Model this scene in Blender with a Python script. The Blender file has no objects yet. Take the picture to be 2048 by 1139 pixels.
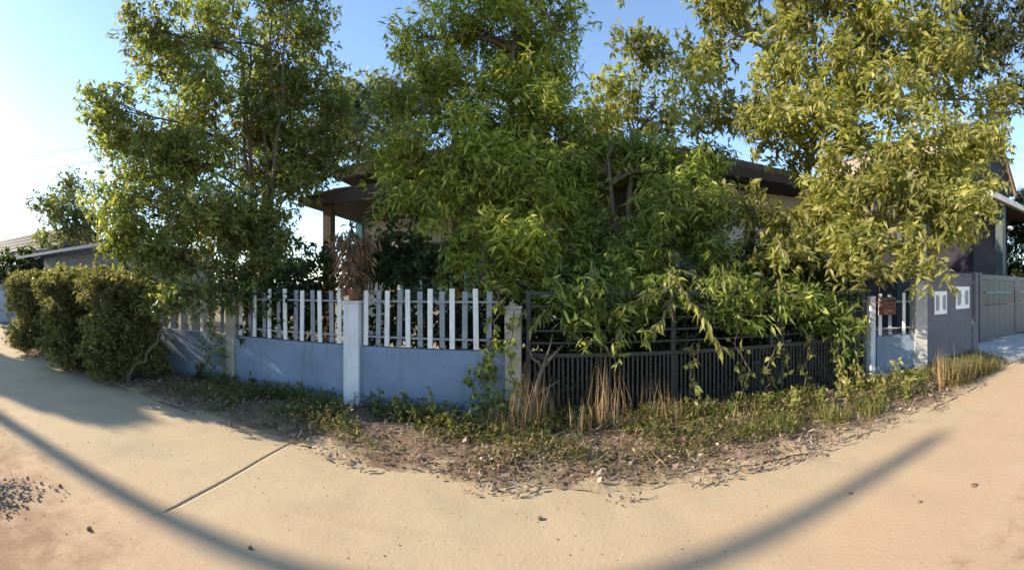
import bpy, bmesh, math, random
import numpy as np
from mathutils import Vector, Matrix, noise

# ------------------------------------------------------------------ camera, sky, sun, exposure
scene = bpy.context.scene
C = scene.collection
K = 838.0                 # pixels per radian of the panorama
HOR = 578.0               # pixel row of the horizon
CH = 1.6                  # camera height
SUN_EL = math.radians(25)
SUN_AZ = math.radians(4)  # the light travels along +X, turned this much away from the camera

cam_d = bpy.data.cameras.new('camera')
cam = bpy.data.objects.new('camera', cam_d)
C.objects.link(cam)
cam.location = (0, 0, CH)
cam.rotation_euler = (math.radians(90), 0, 0)
cam_d.type = 'PANO'
cam_d.clip_start = 0.05
cam_d.clip_end = 3000
scene.render.engine = 'CYCLES'
pc = cam_d.cycles if hasattr(cam_d, 'cycles') else cam_d
for holder in (cam_d, getattr(cam_d, 'cycles', None)):
    if holder is None or not hasattr(holder, 'central_cylindrical_radius'):
        continue
    holder.panorama_type = 'CENTRAL_CYLINDRICAL'
    holder.central_cylindrical_range_u_min = -1024 / K
    holder.central_cylindrical_range_u_max = 1024 / K
    holder.central_cylindrical_range_v_min = -(1139 - HOR) / K
    holder.central_cylindrical_range_v_max = HOR / K
    holder.central_cylindrical_radius = 1.0
scene.camera = cam

world = bpy.data.worlds.new('World')
scene.world = world
world.use_nodes = True
wn = world.node_tree
wn.nodes.clear()
sky = wn.nodes.new('ShaderNodeTexSky')
sky.sky_type = 'NISHITA'
sky.sun_disc = False
sky.sun_elevation = SUN_EL
sky.sun_rotation = math.radians(-90) - SUN_AZ
sky.air_density = 1.0
sky.dust_density = 0.2
sky.ozone_density = 2.0
bg = wn.nodes.new('ShaderNodeBackground')
bg.inputs['Strength'].default_value = 0.135
wo = wn.nodes.new('ShaderNodeOutputWorld')
wn.links.new(sky.outputs[0], bg.inputs[0])
wn.links.new(bg.outputs[0], wo.inputs[0])

sun_d = bpy.data.lights.new('sun', 'SUN')
sun_d.energy = 4.5
sun_d.angle = math.radians(0.75)
sun_d.color = (1.0, 0.83, 0.62)
sun = bpy.data.objects.new('sun', sun_d)
C.objects.link(sun)
travel = Vector((math.cos(SUN_AZ) * math.cos(SUN_EL), math.sin(SUN_AZ) * math.cos(SUN_EL), -math.sin(SUN_EL)))
sun.rotation_euler = travel.to_track_quat('-Z', 'Y').to_euler()
sun.location = (-20, 0, 15)

vs = scene.view_settings
vs.view_transform = 'Standard'
vs.look = 'None'
vs.gamma = 1
vs.use_curve_mapping = False
vs.exposure = 1.34

rng = np.random.default_rng(11)
random.seed(11)

# ------------------------------------------------------------------ helpers
def P(px, py, r):
    """the point seen at a pixel of the photograph at horizontal distance r"""
    a = (px - 1024) / K
    return Vector((r * math.sin(a), r * math.cos(a), CH + (HOR - py) / K * r))

def G(px, py):
    """the ground point seen at a pixel"""
    return P(px, py, CH * K / (py - HOR)).xy

FSL = -0.075                                   # the lot's front line leans a little
FA = math.atan(FSL)
def FY(x): return 5.15 + FSL * x
def fx(px, c=5.15):
    """x where the sight line of a pixel column meets the front line"""
    a = (px - 1024) / K
    t = c / (math.cos(a) - FSL * math.sin(a))
    return t * math.sin(a)

def tag(o, label=None, cat=None, group=None, kind=None):
    if label: o['label'] = label
    if cat: o['category'] = cat
    if group: o['group'] = group
    if kind: o['kind'] = kind
    return o

def empty(name, loc, rz, label, cat, group=None):
    o = bpy.data.objects.new(name, None)
    o.empty_display_size = 0.2
    o.location = loc
    o.rotation_euler = (0, 0, rz)
    C.objects.link(o)
    return tag(o, label, cat, group)

class MB:
    def __init__(s):
        s.v = []; s.f = []
    def add(s, vs_, fs_):
        k = len(s.v)
        s.v.extend(tuple(v) for v in vs_)
        s.f.extend(tuple(i + k for i in f) for f in fs_)
        return s
    def box(s, x0, x1, y0, y1, z0, z1):
        return s.add([(x0, y0, z0), (x1, y0, z0), (x1, y1, z0), (x0, y1, z0), (x0, y0, z1), (x1, y0, z1), (x1, y1, z1), (x0, y1, z1)],
                     [(0, 3, 2, 1), (4, 5, 6, 7), (0, 1, 5, 4), (1, 2, 6, 5), (2, 3, 7, 6), (3, 0, 4, 7)])
    def tube(s, pts, rad, n=6, cap=True):
        pts = [Vector(p) for p in pts]
        rings = []
        base = len(s.v)
        ref = None
        for i, p in enumerate(pts):
            d = (pts[min(i + 1, len(pts) - 1)] - pts[max(i - 1, 0)])
            d = d.normalized() if d.length > 1e-9 else Vector((0, 0, 1))
            if ref is None or abs(ref.dot(d)) > 0.95:
                ref = Vector((1, 0, 0)) if abs(d.x) < 0.8 else Vector((0, 1, 0))
            a = (ref - d * ref.dot(d)).normalized()
            ref = a
            b = d.cross(a)
            r = rad[i] if hasattr(rad, '__len__') else rad
            for k in range(n):
                t = 2 * math.pi * k / n
                s.v.append(tuple(p + (a * math.cos(t) + b * math.sin(t)) * r))
        for i in range(len(pts) - 1):
            for k in range(n):
                q = base + i * n
                s.f.append((q + k, q + (k + 1) % n, q + n + (k + 1) % n, q + n + k))
        if cap:
            s.f.append(tuple(base + k for k in reversed(range(n))))
            s.f.append(tuple(base + (len(pts) - 1) * n + k for k in range(n)))
        return s
    def mesh(s, name, mat, bevel=0.0, smooth=False):
        me = bpy.data.meshes.new(name)
        me.from_pydata(s.v, [], s.f)
        if bevel > 0:
            bm = bmesh.new(); bm.from_mesh(me)
            bmesh.ops.bevel(bm, geom=list(bm.edges), offset=bevel, segments=1, affect='EDGES', clamp_overlap=True)
            bm.to_mesh(me); bm.free()
        if mat: me.materials.append(mat)
        if smooth:
            me.polygons.foreach_set('use_smooth', [True] * len(me.polygons))
        me.update()
        return me
    def build(s, name, mat, parent=None, bevel=0.0, smooth=False, loc=None):
        return put(name, s.mesh(name, mat, bevel, smooth), parent, loc)

def put(name, me, parent=None, loc=None, rot=None, scale=None):
    o = bpy.data.objects.new(name, me)
    C.objects.link(o)
    if parent: o.parent = parent
    if loc is not None: o.location = loc
    if rot is not None: o.rotation_euler = rot
    if scale is not None: o.scale = scale
    return o

def copy_tree(o, parent=None):
    c = o.copy(); C.objects.link(c); c.parent = parent
    for ch in [k for k in scene.objects if k.parent == o]:
        copy_tree(ch, c)
    return c

# ------------------------------------------------------------------ materials
def mat(name, col, rough=0.8, var=0.25, scale=6.0, bump=0.15, bscale=40.0, metal=0.0, col2=None, spec=0.3, dist=0.01, streak=None):
    m = bpy.data.materials.new(name); m.use_nodes = True
    nt = m.node_tree; nt.nodes.clear()
    N, L = nt.nodes.new, nt.links.new
    out = N('ShaderNodeOutputMaterial'); b = N('ShaderNodeBsdfPrincipled')
    b.inputs['Roughness'].default_value = rough
    b.inputs['Metallic'].default_value = metal
    b.inputs['Specular IOR Level'].default_value = spec
    geo = N('ShaderNodeNewGeometry')
    n1 = N('ShaderNodeTexNoise'); n1.inputs['Scale'].default_value = scale; n1.inputs['Detail'].default_value = 6; n1.inputs['Roughness'].default_value = 0.65
    L(geo.outputs['Position'], n1.inputs['Vector'])
    rmp = N('ShaderNodeValToRGB')
    c2 = col2 or tuple(c * (1 - var) for c in col)
    rmp.color_ramp.elements[0].position = 0.32; rmp.color_ramp.elements[0].color = (*c2, 1)
    rmp.color_ramp.elements[1].position = 0.66; rmp.color_ramp.elements[1].color = (*col, 1)
    L(n1.outputs[0], rmp.inputs[0])
    if streak:
        mp = N('ShaderNodeMapping'); mp.inputs['Scale'].default_value = (9, 9, .9); L(geo.outputs['Position'], mp.inputs['Vector'])
        n3 = N('ShaderNodeTexNoise'); n3.inputs['Scale'].default_value = 1.0; n3.inputs['Detail'].default_value = 6; n3.inputs['Roughness'].default_value = .7; L(mp.outputs[0], n3.inputs['Vector'])
        mr = N('ShaderNodeMapRange'); mr.inputs[1].default_value = .52; mr.inputs[2].default_value = .78; mr.inputs[4].default_value = .75; L(n3.outputs[0], mr.inputs[0])
        mx = N('ShaderNodeMix'); mx.data_type = 'RGBA'; L(mr.outputs[0], mx.inputs[0]); L(rmp.outputs[0], mx.inputs[6]); mx.inputs[7].default_value = (*streak, 1)
        L(mx.outputs[2], b.inputs['Base Color'])
    else:
        L(rmp.outputs[0], b.inputs['Base Color'])
    if bump > 0:
        n2 = N('ShaderNodeTexNoise'); n2.inputs['Scale'].default_value = bscale; n2.inputs['Detail'].default_value = 5
        L(geo.outputs['Position'], n2.inputs['Vector'])
        bp = N('ShaderNodeBump'); bp.inputs['Strength'].default_value = bump; bp.inputs['Distance'].default_value = dist
        L(n2.outputs[0], bp.inputs['Height']); L(bp.outputs[0], b.inputs['Normal'])
    L(b.outputs[0], out.inputs[0])
    return m

def leaf_mat(name, trans=0.35, rough=0.45, tint=(1.0, 1.0, 0.6)):
    m = bpy.data.materials.new(name); m.use_nodes = True
    nt = m.node_tree; nt.nodes.clear()
    N, L = nt.nodes.new, nt.links.new
    out = N('ShaderNodeOutputMaterial'); b = N('ShaderNodeBsdfPrincipled'); t = N('ShaderNodeBsdfTranslucent'); mx = N('ShaderNodeMixShader')
    at = N('ShaderNodeAttribute'); at.attribute_name = 'col'
    b.inputs['Roughness'].default_value = rough; b.inputs['Specular IOR Level'].default_value = 0.35
    ml = N('ShaderNodeMix'); ml.data_type = 'RGBA'; ml.blend_type = 'MULTIPLY'; ml.inputs[0].default_value = 1.0
    ml.inputs[7].default_value = (tint[0] * 1.5, tint[1] * 1.5, tint[2], 1)
    L(at.outputs[0], b.inputs['Base Color']); L(at.outputs[0], ml.inputs[6]); L(ml.outputs[2], t.inputs[0])
    mx.inputs[0].default_value = trans
    L(b.outputs[0], mx.inputs[1]); L(t.outputs[0], mx.inputs[2]); L(mx.outputs[0], out.inputs[0])
    return m

M = {}
M['leaf'] = leaf_mat('leaf green', .48)
M['dry'] = leaf_mat('leaf dry', 0.15, 0.8, (1, .9, .7))
M['bark'] = mat('bark', (.16, .125, .09), .9, .45, 14, .6, 30)
M['bark_pale'] = mat('bark pale', (.30, .26, .20), .9, .45, 14, .6, 30)
M['wall_blue'] = mat('painted render blue grey', (.19, .255, .345), .85, .22, 2.2, .25, 60, streak=(.12, .135, .15))
M['white'] = mat('white painted wood', (.72, .72, .71), .6, .2, 7, .1, 60, streak=(.36, .33, .28))
M['grey_white'] = mat('shaded grey white wood', (.30, .32, .35), .75, .3, 7, .15, 60)  # darker grey paints in the shade on the rear pickets; rails share it
M['white_pillar'] = mat('white painted concrete', (.62, .64, .68), .75, .16, 4, .2, 60, streak=(.38, .37, .36))
M['pillar_mossy'] = mat('weathered concrete', (.42, .40, .34), .9, .42, 7, .4, 50)
M['gate'] = mat('dark painted steel', (.022, .024, .027), .45, .35, 9, .08, 80, .0, spec=.5)
M['rail_steel'] = mat('rusty rail', (.14, .09, .06), .7, .5, 18, .2, 80)
M['grey_wall'] = mat('grey painted render', (.155, .15, .175), .85, .2, 2.5, .2, 60, streak=(.095, .09, .10))
M['grey_trim'] = mat('dark grey trim', (.07, .07, .085), .7, .2, 6, .1, 60)
M['gate_teal'] = mat('teal grey steel sheet', (.018, .032, .038), .45, .3, 3, .06, 60, spec=.5)
M['gate_frame'] = mat('grey steel frame', (.075, .08, .09), .5, .2, 8, .05, 60, spec=.5)
M['plaque_back'] = mat('plaque grey board', (.27, .28, .31), .6, .1, 8, 0)
M['plaque_white'] = mat('plaque white', (.82, .82, .82), .5, .06, 8, 0)
M['mailbox'] = mat('red brown box', (.13, .05, .035), .6, .3, 14, .1, 60)
M['roof'] = mat('grey brown roof sheet', (.165, .14, .135), .8, .4, 3.2, .2, 40)
M['roof_pale'] = mat('weathered beige roof', (.36, .30, .245), .85, .35, 3, .2, 40)
M['fascia'] = mat('dark brown fascia', (.075, .052, .048), .7, .35, 8, .1, 50)
M['soffit'] = mat('dark boarding', (.05, .038, .03), .8, .3, 8, .1, 50)
M['house_wall'] = mat('cream white wall', (.72, .68, .58), .85, .12, 2.5, .15, 60)
M['teal'] = mat('teal paint', (.07, .22, .25), .5, .2, 9, .05, 60)
M['wood'] = mat('brown timber', (.15, .095, .06), .75, .4, 12, .2, 60)
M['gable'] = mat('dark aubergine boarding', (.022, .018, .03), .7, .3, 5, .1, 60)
M['concrete_white'] = mat('pale concrete edge', (.62, .61, .57), .8, .15, 4, .15, 60)
M['column'] = mat('dark green grey column', (.06, .085, .09), .6, .25, 6, .1, 60)
M['metal_roof'] = mat('pale metal sheet', (.17, .18, .20), .45, .2, 5, .05, 60, .3)
M['dark_roof'] = mat('slate blue roof', (.055, .06, .08), .8, .3, 4, .2, 50)
M['far_wall'] = mat('pale blue wall', (.46, .53, .64), .8, .12, 3, .1, 60)
M['terracotta'] = mat('terracotta', (.33, .16, .085), .85, .3, 14, .2, 60)
M['stone'] = mat('grey stone', (.27, .24, .20), .9, .5, 16, .4, 60)
M['clod'] = mat('brown clod', (.17, .12, .08), .95, .4, 30, .5, 60)
M['cable'] = mat('black cable', (.03, .03, .03), .6, .1, 8, 0)
M['pole'] = mat('concrete pole', (.38, .36, .33), .9, .25, 5, .3, 60)
M['lamp'] = mat('lamp white', (.8, .8, .78), .4, .05, 8, 0)
M['straw'] = leaf_mat('straw', .25, .7, (1, .95, .7))

def glass(name, col):
    m = bpy.data.materials.new(name); m.use_nodes = True
    b = m.node_tree.nodes['Principled BSDF']
    b.inputs['Base Color'].default_value = (*col, 1); b.inputs['Roughness'].default_value = 0.08
    b.inputs['Specular IOR Level'].default_value = 0.6
    return m
M['pane'] = glass('dark window glass', (.03, .05, .06))

def ground_mat(name, layers, bump, bscale, dist=0.02):
    """layers: base colour, then (colour, noise scale, ramp lo, ramp hi, y gradient or None)"""
    m = bpy.data.materials.new(name); m.use_nodes = True
    nt = m.node_tree; nt.nodes.clear()
    N, L = nt.nodes.new, nt.links.new
    out = N('ShaderNodeOutputMaterial'); b = N('ShaderNodeBsdfPrincipled')
    b.inputs['Roughness'].default_value = 0.95; b.inputs['Specular IOR Level'].default_value = 0.15
    geo = N('ShaderNodeNewGeometry'); sep = N('ShaderNodeSeparateXYZ'); L(geo.outputs['Position'], sep.inputs[0])
    last = N('ShaderNodeRGB'); last.outputs[0].default_value = (*layers[0], 1); last = last.outputs[0]
    for col, sc, lo, hi, grad in layers[1:]:
        n = N('ShaderNodeTexNoise'); n.inputs['Scale'].default_value = sc; n.inputs['Detail'].default_value = 7; n.inputs['Roughness'].default_value = .62
        if sc < 0:
            mp = N('ShaderNodeMapping'); mp.inputs['Scale'].default_value = (.16, 1.6, 1); mp.inputs['Rotation'].default_value = (0, 0, .03)
            L(geo.outputs['Position'], mp.inputs['Vector']); L(mp.outputs[0], n.inputs['Vector']); n.inputs['Scale'].default_value = -sc
        else:
            L(geo.outputs['Position'], n.inputs['Vector'])
        val = n.outputs[0]
        if grad:
            # how far the sand lies over the slab: a plain line in plan plus noise
            a, bx, by, w = grad
            e1 = N('ShaderNodeMath'); e1.operation = 'MULTIPLY_ADD'; L(sep.outputs[0], e1.inputs[0]); e1.inputs[1].default_value = bx; e1.inputs[2].default_value = a
            e2 = N('ShaderNodeMath'); e2.operation = 'MULTIPLY_ADD'; L(sep.outputs[1], e2.inputs[0]); e2.inputs[1].default_value = by; L(e1.outputs[0], e2.inputs[2])
            e3 = N('ShaderNodeMath'); e3.operation = 'MULTIPLY_ADD'; L(val, e3.inputs[0]); e3.inputs[1].default_value = w; L(e2.outputs[0], e3.inputs[2])
            val = e3.outputs[0]
        mr = N('ShaderNodeMapRange'); mr.interpolation_type = 'SMOOTHSTEP'
        mr.inputs[1].default_value = lo; mr.inputs[2].default_value = hi
        L(val, mr.inputs[0])
        mx = N('ShaderNodeMix'); mx.data_type = 'RGBA'
        L(mr.outputs[0], mx.inputs[0]); L(last, mx.inputs[6]); mx.inputs[7].default_value = (*col, 1)
        last = mx.outputs[2]
    L(last, b.inputs['Base Color'])
    n1 = N('ShaderNodeTexNoise'); n1.inputs['Scale'].default_value = bscale; n1.inputs['Detail'].default_value = 8; n1.inputs['Roughness'].default_value = .7
    L(geo.outputs['Position'], n1.inputs['Vector'])
    bp = N('ShaderNodeBump'); bp.inputs['Strength'].default_value = bump; bp.inputs['Distance'].default_value = dist
    L(n1.outputs[0], bp.inputs['Height']); L(bp.outputs[0], b.inputs['Normal'])
    L(b.outputs[0], out.inputs[0])
    return m

M['road'] = ground_mat('sandy concrete road', [
    (.425, .345, .228),
    ((.365, .30, .21), 1.3, .45, .7, None),
    ((.435, .315, .205), .9, 1.0, 1.8, (1.72, .06, -.42, 1.2)),      # orange sand on the near side
    ((.43, .35, .245), 2.4, .58, .75, None),
    ((.355, .26, .165), -1.6, .58, .82, None),
    ((.44, .36, .25), -2.9, .58, .85, None),
    ((.27, .18, .115), 5.5, 1.2, 1.7, (1.36, -.05, -.42, 1.0)),
    ((.34, .26, .18), 9.0, .60, .80, None),
    ((.24, .18, .12), 38.0, .66, .80, None)], .4, 30, .012)
M['soil'] = ground_mat('verge soil', [
    (.19, .14, .095), ((.26, .21, .13), 2.2, .45, .65, None), ((.13, .095, .07), 7, .5, .75, None), ((.33, .26, .17), 30, .6, .8, None)], .9, 22, .03)
M['ground'] = ground_mat('dry ground', [
    (.22, .17, .11), ((.15, .14, .07), .6, .45, .65, None), ((.28, .21, .14), 5, .5, .75, None)], .8, 14, .03)
M['apron'] = ground_mat('driveway concrete', [
    (.40, .40, .39), ((.33, .33, .33), 1.6, .45, .7, None), ((.42, .36, .28), 4, .6, .8, None)], .3, 30, .01)

# ------------------------------------------------------------------ leaves
def leaves_mesh(name, pos, d, nrm, L, W, col, m, droop=0.15):
    pos = np.asarray(pos, np.float32); d = np.asarray(d, np.float32); nrm = np.asarray(nrm, np.float32)
    n = len(pos)
    d = d / np.maximum(np.linalg.norm(d, axis=1, keepdims=True), 1e-6)
    side = np.cross(d, nrm); side /= np.maximum(np.linalg.norm(side, axis=1, keepdims=True), 1e-6)
    up = np.cross(side, d)
    L = np.broadcast_to(L, (n,))[:, None]; W = np.broadcast_to(W, (n,))[:, None]
    v = np.empty((n, 5, 3), np.float32)
    mid = pos + d * L * .45
    v[:, 0] = pos
    v[:, 1] = mid + side * W * .5 + up * W * .14
    v[:, 2] = mid
    v[:, 3] = mid - side * W * .5 + up * W * .14
    v[:, 4] = pos + d * L - up * L * droop
    idx = np.array([[0, 1, 2], [0, 2, 3], [2, 1, 4], [2, 4, 3]], np.int32)
    f = (idx[None] + (np.arange(n, dtype=np.int32) * 5)[:, None, None]).reshape(-1)
    me = bpy.data.meshes.new(name)
    me.vertices.add(n * 5); me.vertices.foreach_set('co', v.reshape(-1))
    nt = n * 4
    me.loops.add(nt * 3); me.loops.foreach_set('vertex_index', f)
    me.polygons.add(nt); me.polygons.foreach_set('loop_start', np.arange(nt, dtype=np.int32) * 3)
    me.update(calc_edges=True)
    at = me.color_attributes.new('col', 'FLOAT_COLOR', 'POINT')
    c = np.ones((n, 5, 4), np.float32); c[:, :, :3] = np.asarray(col, np.float32)[:, None, :]
    at.data.foreach_set('color', c.reshape(-1))
    me.materials.append(m)
    return me

COVER = 2.7
TONE = []
def unit(v): return v / np.maximum(np.linalg.norm(v, axis=-1, keepdims=True), 1e-6)

def clump_leaves(cen, outw, spec, tone):
    """leafy twigs round clump centres; returns leaf arrays"""
    n = len(cen); nt, m = spec['nt'], spec['m']
    R = spec.get('cr', .2)
    tip = np.repeat(cen, nt, 0) + np.clip(rng.normal(0, R, (n * nt, 3)), -1.5 * R, 1.5 * R) * np.array([1, 1, spec.get('flat', .8)])
    td = unit(np.repeat(outw, nt, 0) * .7 + rng.normal(0, .55, (n * nt, 3)) + np.array([0, 0, spec.get('lift', .1)]))
    tt = np.repeat(tone, nt) * rng.uniform(.85, 1.15, n * nt)
    k = n * nt
    p = np.repeat(tip, m, 0); dd = np.repeat(td, m, 0)
    back = rng.uniform(0, spec.get('tw', .2), (k * m, 1))
    p = p - dd * back
    rad = rng.normal(0, 1, (k * m, 3)); rad -= dd * (rad * dd).sum(1, keepdims=True); rad = unit(rad)
    ld = unit(dd * .45 + rad * .85 + np.array([0, 0, -spec.get('droop', .35)]))
    nr = unit(rng.normal(0, .6, (k * m, 3)) + np.array([-.25, -.25, .7]))
    L = spec['L'] * rng.uniform(.5, 1.35, k * m); W = spec['W'] * rng.uniform(.7, 1.2, k * m)
    ct = np.repeat(tt, m) * rng.uniform(.8, 1.2, k * m)
    cols = np.array(spec['cols'])
    pick = rng.choice(len(cols), k * m, p=spec.get('p'))
    col = cols[pick] * ct[:, None]
    return p, ld, nr, L, W, col

def blob_points(b, spec):
    px, py, rxp, ryp, r, dep = b[:6]
    dens = b[6] if len(b) > 6 else 1.0
    c = np.array(P(px, py, r)); a = (px - 1024) / K
    er = np.array([math.sin(a), math.cos(a), 0]); et = np.array([math.cos(a), -math.sin(a), 0])
    rx, rz = rxp / K * r, ryp / K * r
    area = math.pi * rx * rz
    nl = dens * COVER * spec['cover'] * area / (spec['L'] * spec['W'] * .5)
    n = max(4, int(nl / (spec['nt'] * spec['m'])))
    u = unit(rng.normal(0, 1, (n, 3))) * rng.uniform(.12, 1.0, (n, 1)) ** .45
    pts = c + et * (u[:, :1] * rx) + er * (u[:, 1:2] * dep) + np.array([0, 0, 1.0]) * (u[:, 2:] * rz)
    S = max(3, int(area * 2.0))
    su = unit(rng.normal(0, 1, (S, 3))) * rng.uniform(.2, 1.0, (S, 1)) ** .45
    scn = c + et * (su[:, :1] * rx) + er * (su[:, 1:2] * dep) + np.array([0, 0, 1.0]) * (su[:, 2:] * rz)
    near = ((pts[:, None, :] - scn[None]) ** 2).sum(2).argmin(1)
    pull = spec.get('pull', .5)
    pts = pts * (1 - pull) + scn[near] * pull
    TONE.append(rng.uniform(.72, 1.22, S)[near])
    out = unit(et * u[:, :1] + er * u[:, 1:2] + np.array([0, 0, 1.0]) * u[:, 2:] + 1e-3)
    return c, pts, out

def foliage(name, blobs, spec, parent=None, m=None, zmin=.05):
    cs, pp, oo = [], [], []
    TONE.clear()
    for b in blobs:
        c, p, o = blob_points(b, spec)
        cs.append(c); pp.append(p); oo.append(o)
    allp = np.concatenate(pp); allo = np.concatenate(oo)
    allp[:, 2] = np.maximum(allp[:, 2], zmin)
    tone = rng.uniform(.85, 1.15, len(allp)) * np.concatenate(TONE)
    me = leaves_mesh(name, *clump_leaves(allp, allo, spec, tone), m or M['leaf'])
    o = put(name, me, parent)
    return o, cs, pp

def wob(a, b, n, amp):
    a, b = Vector(a), Vector(b)
    out = []
    for i in range(n + 1):
        t = i / n
        p = a.lerp(b, t)
        s = math.sin(math.pi * t) * amp
        out.append(p + Vector((random.uniform(-s, s), random.uniform(-s, s), random.uniform(-s, s) * .5)))
    return out

def tree(name, label, cat, base, blobs, spec, trunk_r=.13, top=None, group=None, bark='bark', twig=True, stems=1, leafm=None):
    root = empty(name, (base[0], base[1], 0), 0, label, cat, group)
    bi = Vector((base[0], base[1], 0))
    cr, cs, pp = foliage('crown', blobs, spec, None, leafm)
    cr.parent = root; cr.location = -bi
    tz = max(c[2] for c in cs)
    tx = sum(c[0] for c in cs) / len(cs); ty = sum(c[1] for c in cs) / len(cs)
    topp = Vector(top) if top else Vector((bi.x * .5 + tx * .5, bi.y * .5 + ty * .5, tz))
    trunks = []
    for s_ in range(stems):
        off = Vector((random.uniform(-.25, .25), random.uniform(-.15, .15), 0)) if s_ else Vector()
        tp = topp + Vector((random.uniform(-.9, .9), random.uniform(-.3, .3), -.6)) if s_ else topp
        pts = wob(bi + off + Vector((0, 0, -.1)), tp, 8, .12)
        mb = MB(); mb.tube([p - bi for p in pts], [trunk_r * (1.15 - .95 * i / 8) for i in range(9)], 8)
        mb.build('trunk', M[bark], root, smooth=True)
        trunks.append(pts)
    tw = MB()
    for c, p in zip(cs, pp):
        c = Vector(c)
        pts = trunks[random.randrange(len(trunks))]
        cand = min(pts[2:], key=lambda q: (q - c).length + max(0, q.z - c.z + .3) * 2)
        mid = cand.lerp(c, .5) + Vector((0, 0, .12))
        rr = trunk_r * .38
        mb = MB(); mb.tube([q - bi for q in (cand, cand.lerp(mid, .5) + Vector((0, 0, .05)), mid, c.lerp(mid, .4), c)], [rr, rr * .85, rr * .7, rr * .5, rr * .3], 6)
        mb.build('branch', M[bark], root, smooth=True)
        if twig:
            for q in p[::3]:
                q = Vector(q)
                t = random.uniform(.2, 1)
                s0 = mid.lerp(c, t)
                tw.tube([s0 - bi, s0.lerp(q, .55) + Vector((0, 0, .06)) - bi, q - bi], [.013, .009, .004], 3, False)
    if twig and tw.v:
        tag(tw.build('twigs', M[bark], root), kind='stuff')
    return root

# ------------------------------------------------------------------ ground, road, verge
def grid_sheet(name, xs, ylo, yhi, nrow, zf, m, kind='structure'):
    xs = list(xs); V = []; F = []
    for x in xs:
        a, b = ylo(x), yhi(x)
        for j in range(nrow + 1):
            y = a + (b - a) * (j / nrow)
            V.append((x, y, zf(x, y, j / nrow)))
    for i in range(len(xs) - 1):
        for j in range(nrow):
            q = i * (nrow + 1) + j
            F.append((q, q + nrow + 1, q + nrow + 2, q + 1))
    me = bpy.data.meshes.new(name); me.from_pydata(V, [], F); me.materials.append(m)
    me.polygons.foreach_set('use_smooth', [True] * len(F))
    return tag(put(name, me), kind=kind)

def nz(x, y, s, seed=0.0): return noise.noise(Vector((x * s + seed, y * s - seed, seed * 1.7)))

EDGE = [(-40, 7.2), (-19, 6.9), (-15, 6.4), (-13, 5.0), (-11.3, 4.22), (-8, 4.2), (-4.8, 4.1), (-2.12, 3.82), (-.67, 3.55), (.23, 3.40), (1.11, 3.27), (2.08, 3.24), (3.37, 3.18), (4.76, 3.07), (6.0, 3.12), (7.2, 3.35), (8.3, 3.3), (12, 3.1), (40, 1.2)]
def edge0(x):
    for (a, b), (c, d) in zip(EDGE, EDGE[1:]):
        if x <= c:
            return b + (d - b) * max(0, min(1, (x - a) / (c - a)))
    return EDGE[-1][1]
def edge(x): return edge0(x) + .08 * nz(x, 0, 1.7) + .05 * nz(x, 3, 5.0) + .05 * nz(x, 5, 14.0)

g = MB(); g.add([(-600, -600, -.03), (600, -600, -.03), (600, 600, -.03), (-600, 600, -.03)], [(0, 1, 2, 3)])
tag(g.build('ground', M['ground']), kind='structure')

JX = -2.2
xs = sorted(set([round(-40 + i * 1.0, 3) for i in range(26)] + [round(-14 + i * .06, 3) for i in range(434)] + [12 + i * 1.0 for i in range(29)] + [JX - .0075, JX - .005, JX + .005, JX + .0075]))
def road_z(x, y, t):
    z = .012 + .010 * nz(x, y, .7, 3) + .005 * nz(x, y, 3.1, 7)
    if y < 2.2: z += .006 * nz(x, y * 2.5, 2.0, 5)
    if t > .96: z -= .03 * (t - .96) / .04
    jl = JX + .035 * (y - 2.1)
    if abs(x - JX) < .006 and y > 2.12: z -= .03
    return z
grid_sheet('road', xs, lambda x: -9.0, lambda x: edge(x) + .03, 90, road_z, M['road'])

def back(x):
    return FY(x) + .35
def verge_z(x, y, t):
    return -.012 + .05 * min(1, t * 4) + .03 * nz(x, y, 1.6, 2) + .018 * nz(x, y, 5, 4)
vx = [round(-12.8 + i * .05, 3) for i in range(416)]
grid_sheet('verge', vx, lambda x: edge(x) - .06, back, 40, verge_z, M['soil'])
vo = bpy.data.objects['verge'].data
at = vo.color_attributes.new('dust', 'FLOAT_COLOR', 'POINT')
for i, v in enumerate(vo.vertices):
    t_ = (i % 41) / 40
    q = max(0.0, min(1.0, 0.95 - t_ * 7 + 1.0 * nz(v.co.x, v.co.y, 2.6, 8) + .6 * nz(v.co.x, v.co.y, 9, 3)))
    at.data[i].color = (q, q, q, 1)
nt_ = M['soil'].node_tree
an = nt_.nodes.new('ShaderNodeAttribute'); an.attribute_name = 'dust'
bs = next(n for n in nt_.nodes if n.type == 'BSDF_PRINCIPLED'); src = bs.inputs['Base Color'].links[0].from_socket
mx_ = nt_.nodes.new('ShaderNodeMix'); mx_.data_type = 'RGBA'; mx_.inputs[7].default_value = (.40, .32, .21, 1)
nt_.links.new(an.outputs[0], mx_.inputs[0]); nt_.links.new(src, mx_.inputs[6]); nt_.links.new(mx_.outputs[2], bs.inputs['Base Color'])

# driveway apron in front of the neighbour's gate
ap = MB()
rim = [(9.05, 4.45), (8.6, 3.45), (12, 3.1), (16, 2.8), (16, 5.0), (14, 5.08), (11.9, 5.75), (9.6, 6.05)]
ap.add([(x, y, .045) for x, y in rim] + [(x, y, -.02) for x, y in rim], [tuple(range(8))] + [(i + 8, (i + 1) % 8 + 8, (i + 1) % 8, i) for i in range(8)])
tag(ap.build('driveway', M['apron']), kind='structure')

# ------------------------------------------------------------------ front fence
def fence_frame(px):
    x = fx(px); return Vector((x, FY(x), 0))

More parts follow.
